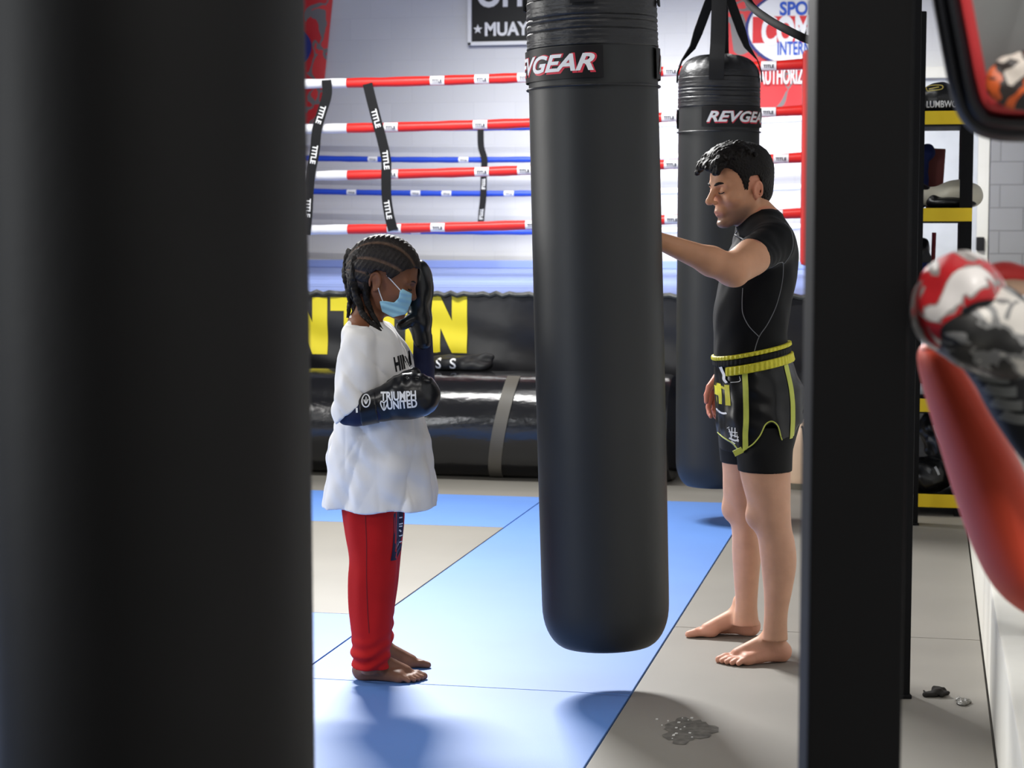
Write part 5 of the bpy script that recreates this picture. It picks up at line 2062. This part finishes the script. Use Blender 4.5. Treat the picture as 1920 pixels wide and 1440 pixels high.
# hands folded inside the gloves
hand(g, L(726, 756, -.21), (1, 0, 0.1), (0, -1, 0), (0, 0.1, 1), 0.70, (0.8, 1.1, 0.8))
hand(g, L(793, 606, .09), (-0.05, 0, 1), (1, 0.2, 0), (-0.2, -1, 0), 0.70, (0.8, 1.1, 0.8))
for p, k in HK.skull():
    g.add(p, k)
HK.face_detail(g, nose=0.45)
HK.ear(g, 1, 0.92)
HK.ear(g, -1, 0.92)
g.cut(lambda X, Y, Z: 0.0015 - Z + 0 * X + 0 * Y)
V, F = g.mesh(2)
col = np.tile(linc((122, 78, 54)), (len(V), 1))
f_, s_, t_ = HK.inv(V[:, 0], V[:, 1], V[:, 2])
col = mixc(col, (132, 92, 70), sstep(-V[:, 2], -0.2, -0.1))
low_f = sstep(-V[:, 2], -0.022, -0.008) * (V[:, 2] < 0.05)
col = mixc(col, (150, 106, 86), low_f * 0.6)
mesh_obj('body', V, F, M_skin, kid, col=col)
bvk = bvh_of(V, F)

# hair: cornrows drawn back, scalp lines between them
gh = Grid(HK.o - 0.18, HK.o + 0.18, 0.003)
gh.add(HK.ell((-0.004, 0, 0.032), (0.103, 0.081, 0.094)), 0.01)
gh.add(HK.ell((-0.040, 0, 0.010), (0.078, 0.076, 0.080)), 0.03)


def khair(f):
    return np.interp(f, [-.13, -.05, -.034, -.030, -.018, .010, .016, .03, .05, .065, .085, .12], [-.075, -.070, -.045, .008, .024, .026, .012, .010, .034, .052, .062, .064])


gh.cut(hcut(HK, khair))
X, Y, Z = gh.axes()
f_, s_, t_ = HK.inv(X, Y, Z)
ang = np.arctan2(s_, t_ + 0.02) + 0 * f_
row_w = np.abs(np.sin(ang * 7))
gh.D -= (0.0075 * row_w ** 0.7 * (1 - 0.35 * np.abs(np.sin((f_ * 220 + ang * 8))))).astype(np.float32) * (np.abs(gh.D) < 0.05)
V, F = gh.mesh(1)
f_, s_, t_ = HK.inv(V[:, 0], V[:, 1], V[:, 2])
ang = np.arctan2(s_, t_ + 0.02)
rw = np.abs(np.sin(ang * 7))
col = np.tile(linc((30, 24, 22)), (len(V), 1))
col = mixc(col, (92, 70, 55), 0.85 * (1 - sstep(rw, 0.12, 0.4)))
khm = mesh_obj('hair', V, F, mat('braided_hair', (30, 24, 22), 0.6, 0.35, var=0.3, vscale=70, attr=True, bump=0.35, bscale=150), kid, col=col)


def braid(pts, r0, r1):
    P = smooth_path([L(*p) for p in pts], 12)
    n = len(P)
    R = [(r0 + (r1 - r0) * i / (n - 1)) * (1 + 0.16 * abs(math.sin(i * 0.75))) for i in range(n)]
    return MB().tube(P, R, 14, lobes=(0.14, 3, 0.42)).build('braid', M_hair, khm)


braid([(676, 470, -.045), (664, 505, -.052), (664, 535, -.05), (671, 562, -.05), (679, 585, -.058), (692, 602, -.075), (707, 614, -.088), (714, 622, -.09)], 0.0155, 0.0045)
braid([(690, 505, -.072), (686, 540, -.064), (690, 570, -.054), (700, 592, -.06), (712, 612, -.07), (724, 631, -.09)], 0.0125, 0.0035)
braid([(661, 468, .0), (650, 500, .0), (651, 530, -.004), (656, 556, -.01), (655, 575, -.014), (652, 596, -.018)], 0.0155, 0.0045)
braid([(668, 490, -.03), (657, 525, -.03), (660, 552, -.025), (667, 570, -.02), (661, 590, -.02)], 0.0125, 0.004)
braid([(664, 480, .04), (655, 515, .045), (657, 550, .05), (664, 580, .055), (668, 610, .07)], 0.0135, 0.004)
for q in (1, -1):
    P = [HK.p(f, q * s, t) for f, s, t in ((0.0975, 0.012, 0.0105), (0.0965, 0.020, 0.014), (0.0925, 0.030, 0.016), (0.0855, 0.040, 0.014))]
    MB().tube(smooth_path(P, 5), 0.0028, 8).build('eyebrow', M_hair, kid)
    P = [HK.p(f, q * s, t) for f, s, t in ((0.0935, 0.0215, -0.0122), (0.0938, 0.028, -0.0142), (0.0915, 0.035, -0.0142), (0.0865, 0.0425, -0.0118))]
    MB().tube(smooth_path(P, 5), 0.0020, 6).build('eyelashes', M_hair, kid)

# surgical mask: a pleated shell over nose and chin with ear loops
gm = Grid(HK.o - 0.19, HK.o + 0.19, 0.0026)
for p, k in HK.skull():
    gm.add(p, k, 0.006)
gm.add(HK.cone((0.088, 0, -0.002), (0.114, 0, -0.036), 0.016, 0.017), 0.02)
gm.add(HK.ell((0.078, 0, -0.078), (0.042, 0.040, 0.050)), 0.03)
poly = [(757, 540), (773, 550), (772, 563), (762, 588), (738, 594), (718, 583), (714, 563), (726, 563), (741, 566), (750, 557), (752, 545)]


def poly_cut(X, Y, Z):
    """signed distance to the mask outline in the side view"""
    P = np.array([(L(x, y, 0)[0], L(x, y, 0)[2]) for x, y in poly])
    d = np.full((X.shape[0], 1, Z.shape[2]), 1e9)
    ins = np.zeros(d.shape, bool)
    for i in range(len(P)):
        a, b = P[i], P[(i + 1) % len(P)]
        e = b - a
        x, z = X - a[0], Z - a[1]
        t = np.clip((x * e[0] + z * e[1]) / (e @ e), 0, 1)
        d = np.minimum(d, np.hypot(x - t * e[0], z - t * e[1]))
        c = ((a[1] > Z) != (b[1] > Z)) & (X < (b[0] - a[0]) * (Z - a[1]) / (b[1] - a[1] + 1e-12) + a[0])
        ins ^= c
    return np.where(ins, -d, d) + 0 * Y


X, Y, Z = gm.axes()
f_, s_, t_ = HK.inv(X, Y, Z)
gm.D += (0.0016 * np.sin(t_ * 330 + 0 * f_)).astype(np.float32) * (np.abs(gm.D) < 0.04)
gm.cut(poly_cut)
V, F = gm.mesh(1)
mask = mesh_obj('face_mask', V, F, mat('blue_mask', (160, 212, 236), 0.7, 0.25, var=0.04, vscale=30), kid, label='light blue face mask')
bvmk = bvh_of(V, F)
mb = MB()
P = [drop(bvk, *((lambda q: (q[0], q[2]))(L(x, y, -.07))), off=0.0015) for x, y in ((753, 547), (746, 539), (738, 530), (731, 522), (725, 516))]
mb.tube(smooth_path([p for p in P if p is not None], 6), 0.0018, 6)
P = [drop(bvk, *((lambda q: (q[0], q[2]))(L(x, y, -.07))), off=0.0015) for x, y in ((718, 566), (715, 558), (712, 549), (710, 540))]
mb.tube(smooth_path([p for p in P if p is not None], 6), 0.0018, 6)
mb.build('ear_loop', M_rwhite, mask, label='white ear loops')

# oversized T-shirt
M_tee = mat('white_cotton', (236, 234, 232), 0.85, 0.15, var=0.02, bump=0.05, bscale=260)
SHK = loft(FK.rows([(592, 664, 704, 0, .045), (602, 652, 716, 0, .070), (616, 643, 735, 0, .125), (640, 640, 752, 0, .158), (680, 641, 766, 0, .168), (720, 641, 778, 0, .170), (760, 636, 788, 0, .172), (800, 627, 797, 0, .176), (850, 619, 807, 0, .182), (900, 615, 813, 0, .187), (945, 611, 817, 0, .190), (985, 609, 819, 0, .192)]), 2.15)
SLV = loft(FK.rows([(612, 650, 690, -.12, .035), (626, 641, 700, -.135, .055), (660, 635, 704, -.155, .062), (700, 632, 704, -.17, .064), (740, 629, 700, -.185, .063), (770, 627, 694, -.195, .062), (800, 634, 680, -.20, .058)]))
wh = L(706, 962, -.18)[2]
gs = Grid((-0.22, -0.29, wh - 0.03), (0.22, 0.28, 1.22), 0.0042)
gs.add(SHK, 0.02)
sa, sb = L(636, 784, -.19), L(696, 741, -.19)
nrm = np.array((sb[2] - sa[2], 0, -(sb[0] - sa[0])))
nrm = nrm if nrm[2] < 0 else -nrm
gs.add(clip(SLV, (sa + sb) / 2, nrm), 0.012)
gs.add(clip(cone(sh_f, el_f, 0.066, 0.054), L(776, 688, .13), el_f - sh_f), 0.03)
X, Y, Z = gs.axes()
ang = np.arctan2(Y, X)
low_ = np.clip((1.05 - Z) / 0.45, 0, 1)
ridge = lambda q: 1 - 1.9 * np.abs(np.sin(q)) ** 0.5
fold = 0.011 * low_ * (ridge(ang * 3 + 1.1 * np.sin(Z * 5)) + 0.30 * ridge(ang * 5.5 + Z * 2 + 1))
fold = fold + 0.0050 * fold_noise(44, 12, (0.05, 0.13), (1, 1, 0.7))(X, Y, Z)
# diagonal drag folds from shoulder and elbow
fold = fold + 0.009 * np.exp(-((X + 0.03) / 0.09) ** 2) * np.exp(-((Z - 0.92) / 0.13) ** 2) * ridge((X * 0.75 + Z * 0.65) * 38) * (Y < 0.02)
fold = fold + 0.005 * np.exp(-((X + 0.05) / 0.06) ** 2) * np.exp(-((Z - 0.72) / 0.14) ** 2) * ridge((X * 0.8 - Z * 0.45) * 31) * (Y < 0.05)
gs.D += fold.astype(np.float32)
gs.cut(lambda X, Y, Z: wh + 0.004 * np.sin(X * 40) - Z + 0 * Y)
neck_c = NB + np.array((0.004, 0, 0.0))
V, F = gs.mesh(2)
tee = mesh_obj('t_shirt', V, F, M_tee, kid, label='oversized white T-shirt')
bvtee = bvh_of(V, F)
# ribbed collar
P = []
for i in range(48):
    a = 2 * math.pi * i / 48
    P.append(L(685, 602, 0) + np.array((0.047 * math.cos(a), 0.052 * math.sin(a), -0.002 - 0.012 * math.cos(a))))
MB().tube(P, 0.0075, 8, closed=True, flat=((0, 0, 1), 1.5)).build('collar', M_tee, tee)
G, FF = glyphs('HIN', 0.046, bold=0.05, maxedge=0.008)
G[:, 0] *= 0.040 / (G[:, 0].max() - G[:, 0].min())
c = L(752, 681, -.12)
ca, sa_ = math.cos(math.radians(10)), math.sin(math.radians(10))
MB().add(*lay(bvtee, np.stack([c[0] + G[:, 0] * ca - G[:, 1] * sa_, c[2] + G[:, 0] * sa_ + G[:, 1] * ca], 1), FF, 0.002)).build('lettering', M_comp, tee, label='black shirt lettering')

# red track trousers
M_redp = mat('red_fleece', (186, 26, 26), 0.8, 0.2, var=0.08, vscale=9, bump=0.08, bscale=200)
pn = [(920, 638, 742, -.07, .100), (962, 641, 745, -.08, .098), (997, 647, 744, -.083, .094), (1043, 654, 743, -.088, .089), (1082, 653, 741, -.092, .085), (1133, 655, 738, -.096, .080), (1179, 659, 735, -.10, .077), (1205, 661, 732, -.10, .078), (1222, 659, 731, -.10, .079), (1236, 662, 728, -.10, .074), (1256, 662, 726, -.10, .072), (1275, 663, 724, -.10, .07)]
pf = [(920, 650, 754, .07, .100), (962, 652, 758, .08, .098), (1008, 656, 756, .084, .094), (1051, 658, 752, .09, .089), (1090, 660, 746, .094, .084), (1133, 664, 740, .098, .079), (1179, 668, 738, .10, .076), (1197, 672, 738, .10, .076), (1214, 676, 734, .10, .072), (1230, 678, 732, .10, .07)]
gp_ = Grid((-0.17, -0.22, 0.03), (0.13, 0.22, 0.72), 0.0042)
for rows, yb in ((pn, 1250), (pf, 1212)):
    sub = Grid((-0.17, -0.22, 0.03), (0.13, 0.22, 0.72), 0.0042)
    sub.add(loft(FK.rows(rows)), 0.01)
    X, Y, Z = sub.axes()
    dv = rows[-1][3]
    wcut = L(695, yb, dv)[2]
    bunch = np.clip((wcut + 0.13 - Z) / 0.10, 0, 1)
    sub.D += (0.0050 * bunch * np.sin(Z * 150 + 2.5 * np.sin(X * 26 + Y * 18)) + 0.0028 * fold_noise(61, 10, (0.06, 0.2), (1, 1, 0.5))(X, Y, Z)).astype(np.float32)
    sub.cut(lambda X, Y, Z: wcut + (X + 0.03) * -0.06 - Z + 0 * Y)
    gp_.D = smin(gp_.D, sub.D, 0.006)
V, F = gp_.mesh(2)
trs = mesh_obj('trousers', V, F, M_redp, kid, label='red trousers')
bvp_ = bvh_of(V, F)
uw2 = lambda *pts, dv=-.16: [(L(x, y, dv)[0], L(x, y, dv)[2]) for x, y in pts]
mb = MB()
lay_tube(mb, bvp_, uw2((686, 966), (688, 1020), (688, 1080), (690, 1140), (693, 1185)), 0.0016)
mb.build('side_seam', mat('dark_red_thread', (120, 16, 18), 0.8), trs)
mb = lay_ribbon(MB(), bvp_, uw2((749, 955), (749, 990), (747, 1020), (744, 1040), dv=-.02), 0.024, 0.003, nw=6)
st = mb.build('leg_stripe', mat('navy_print', (26, 26, 58), 0.7, 0.2), trs, label='navy leg stripe')
mb = MB()
for (xa, ya, xb_, yb_) in ((747, 975, 752, 976), (746, 987, 753, 988), (745, 991, 752, 993), (747, 998, 750, 1003), (746, 1010, 752, 1011), (746, 1022, 751, 1023)):
    lay_ribbon(mb, bvp_, uw2((xa, ya), (xb_, yb_), dv=-.02), 0.004, 0.0045, nw=1)
mb.build('stripe_print', M_lwhite, trs)

# gloves
M_glove = mat('black_glove_leather', (19, 20, 23), 0.30, 0.5, var=0.1, bump=0.06, bscale=45)
M_cuffn = mat('navy_cuff', (24, 30, 62), 0.6, 0.3, var=0.1)


def kpx(n):
    return n * 6.0 / FPX


DVN = -.215
tl = math.radians(6)
gx = np.array((math.cos(tl), 0, math.sin(tl)))
gz = np.array((-math.sin(tl), 0, math.cos(tl)))
gM = np.stack([gx, np.array((0, 1.0, 0)), gz])
gg = Grid(L(630, 815, DVN) - np.array((0, .13, 0)), L(840, 670, DVN) + np.array((0, .13, 0)), 0.0032)
gg.add(ell(L(769, 742, DVN), (kpx(53), 0.058, kpx(41)), gM), 0.01)
gg.add(cone(L(757, 746, DVN), L(716, 758, DVN), kpx(40), kpx(31), ((0, 1, 0), 0.85)), 0.02)
gg.add(ell(L(789, 741, DVN), (kpx(33), 0.054, kpx(36.5)), gM), 0.02)
gg.add(cone(L(712, 759, DVN), L(694, 764, DVN), kpx(30), kpx(28)), 0.01)
# thumb on the inner side and finger-roll crease
gg.add(cone(L(738, 722, DVN + .045), L(776, 701, DVN + .05), kpx(14), kpx(13.5)), 0.006)
gg.sub(cone(L(762, 709, DVN - .03), L(815, 716, DVN - .03), 0.003, 0.003), 0.006)
X, Y, Z = gg.axes()
puck = np.exp(-((Z - L(770, 708, DVN)[2]) / 0.02) ** 2) * np.sin(X * 210)
gg.D += (0.0018 * puck + 0.0012 * fold_noise(71, 10, (0.03, 0.09), (1, 1, 1))(X, Y, Z)).astype(np.float32)
V, F = gg.mesh(2)
glove = mesh_obj('boxing_glove', V, F, M_glove, kid, label='black boxing glove with white lettering')
bvg = bvh_of(V, F)
gc = Grid(L(625, 825, DVN) - np.array((0, .1, 0)), L(720, 720, DVN) + np.array((0, .1, 0)), 0.0032)
gc.add(cone(L(704, 762, DVN), L(668, 773, DVN), kpx(30), kpx(26)), 0.01)
gc.add(cone(L(668, 773, DVN), L(648, 783, DVN), kpx(24), kpx(14)), 0.015)
V, F = gc.mesh(2)
cuff_o = mesh_obj('glove_cuff', V, F, M_cuffn, glove, label='dark navy glove cuff')
bvc = bvh_of(V, F)
gb = Grid(L(640, 825, DVN) - np.array((0, .1, 0)), L(730, 720, DVN) + np.array((0, .1, 0)), 0.0032)
gb.add(cone(L(706, 761, DVN), L(676, 770, DVN), kpx(30.8), kpx(28)), 0.01, 0.002)
gb.cut(lambda X, Y, Z: np.maximum((X - L(708, 760, DVN)[0]) * gx[0] + (Z - L(708, 760, DVN)[2]) * gx[2], (L(676, 770, DVN)[0] - X) * gx[0] + (L(676, 770, DVN)[2] - Z) * gx[2]) + 0 * Y)
V, F = gb.mesh(1)
mesh_obj('wrist_strap', V, F, M_glove, glove)
bvw = bvh_of(V, F)


def gl_text(t, cx, cy, wpx, hpx, bold, ang, shear=0.0):
    G, FF = glyphs(t, kpx(hpx), bold=bold, shear=shear, maxedge=0.008)
    G[:, 0] *= kpx(wpx) / (G[:, 0].max() - G[:, 0].min())
    c = L(cx, cy, DVN - .05)
    a = math.radians(ang)
    P = np.stack([c[0] + G[:, 0] * math.cos(a) - G[:, 1] * math.sin(a), c[2] + G[:, 0] * math.sin(a) + G[:, 1] * math.cos(a)], 1)
    MB().add(*lay(bvg, P, FF, 0.0018)).build('lettering', M_lwhite, glove)


gl_text('TRIUMPH', 747, 742, 66, 17, 0.035, 3)
gl_text('UNITED', 754, 758, 56, 16, 0.035, 5)
mb = MB()
ex = L(720, 758, DVN - .05)
k = kpx(1)
lay_tube(mb, bvg, [(ex[0] - 5 * k, ex[2] + 6 * k), (ex[0] - 6 * k, ex[2]), (ex[0], ex[2] - 11 * k), (ex[0] + 6 * k, ex[2] + 1 * k), (ex[0] + 5 * k, ex[2] + 7 * k), (ex[0], ex[2] + 3 * k), (ex[0] - 5 * k, ex[2] + 6 * k)], 0.0022)
lay_tube(mb, bvg, [(ex[0], ex[2] + 3 * k), (ex[0], ex[2] - 9 * k)], 0.0018)
mb.build('emblem', M_lwhite, glove)
mb = MB()
ce = L(686, 752, DVN - .05)
lay_tube(mb, bvw, [(ce[0] + 7.5 * k * math.cos(a), ce[2] + 11 * k * math.sin(a)) for a in [i * math.pi / 8 for i in range(17)]], 0.0021, sub=3)
lay_tube(mb, bvw, [(ce[0] - 4 * k, ce[2] + 2 * k), (ce[0], ce[2] - 5 * k), (ce[0] + 4 * k, ce[2] + 3 * k)], 0.0017)
lay_tube(mb, bvw, [(ce[0], ce[2] + 7 * k), (ce[0], ce[2] - 5 * k)], 0.0015)
mb.build('emblem', M_lwhite, glove)
mb = lay_ribbon(MB(), bvc, [(L(671, 762, DVN)[0], L(671, 762, DVN)[2]), (L(671.5, 771, DVN)[0], L(671.5, 771, DVN)[2])], 0.006, 0.002, nw=1)
mb.build('cuff_tab', M_lwhite, cuff_o)

# far glove guarding the face
DF = .075
gg = Grid(L(735, 660, DF) - np.array((0, .12, 0)), L(830, 470, DF) + np.array((0, .12, 0)), 0.0032)
gg.add(ell(L(788, 530, DF), (kpx(24.5), 0.056, kpx(44))), 0.01)
gg.add(cone(L(788, 545, DF), L(786, 602, DF), kpx(23.5), kpx(22), ((0, 1, 0), 1.3)), 0.02)
gg.add(cone(L(786, 602, DF), L(793, 640, DF), kpx(22), kpx(17)), 0.02)
gg.add(cone(L(770, 600, DF - .03), L(752, 612, DF - .04), kpx(13), kpx(10)), 0.008)
gg.add(ell(L(797, 600, DF), (kpx(12), 0.04, kpx(22))), 0.01)
X, Y, Z = gg.axes()
gg.D += (0.0014 * fold_noise(72, 10, (0.03, 0.09), (1, 1, 1))(X, Y, Z)).astype(np.float32)
V, F = gg.mesh(2)
glove2 = mesh_obj('boxing_glove', V, F, M_glove, kid)
gc = Grid(L(760, 775, .12) - np.array((0, .1, 0)), L(825, 620, .09) + np.array((0, .1, 0)), 0.0035)
gc.add(cone(L(793, 632, .09), L(794, 690, .11), kpx(18.5), kpx(21)), 0.01)
gc.add(cone(L(793, 690, .11), L(798, 756, .13), kpx(21), kpx(23)), 0.01)
V, F = gc.mesh(1)
mesh_obj('glove_cuff', V, F, M_cuffn, glove2)
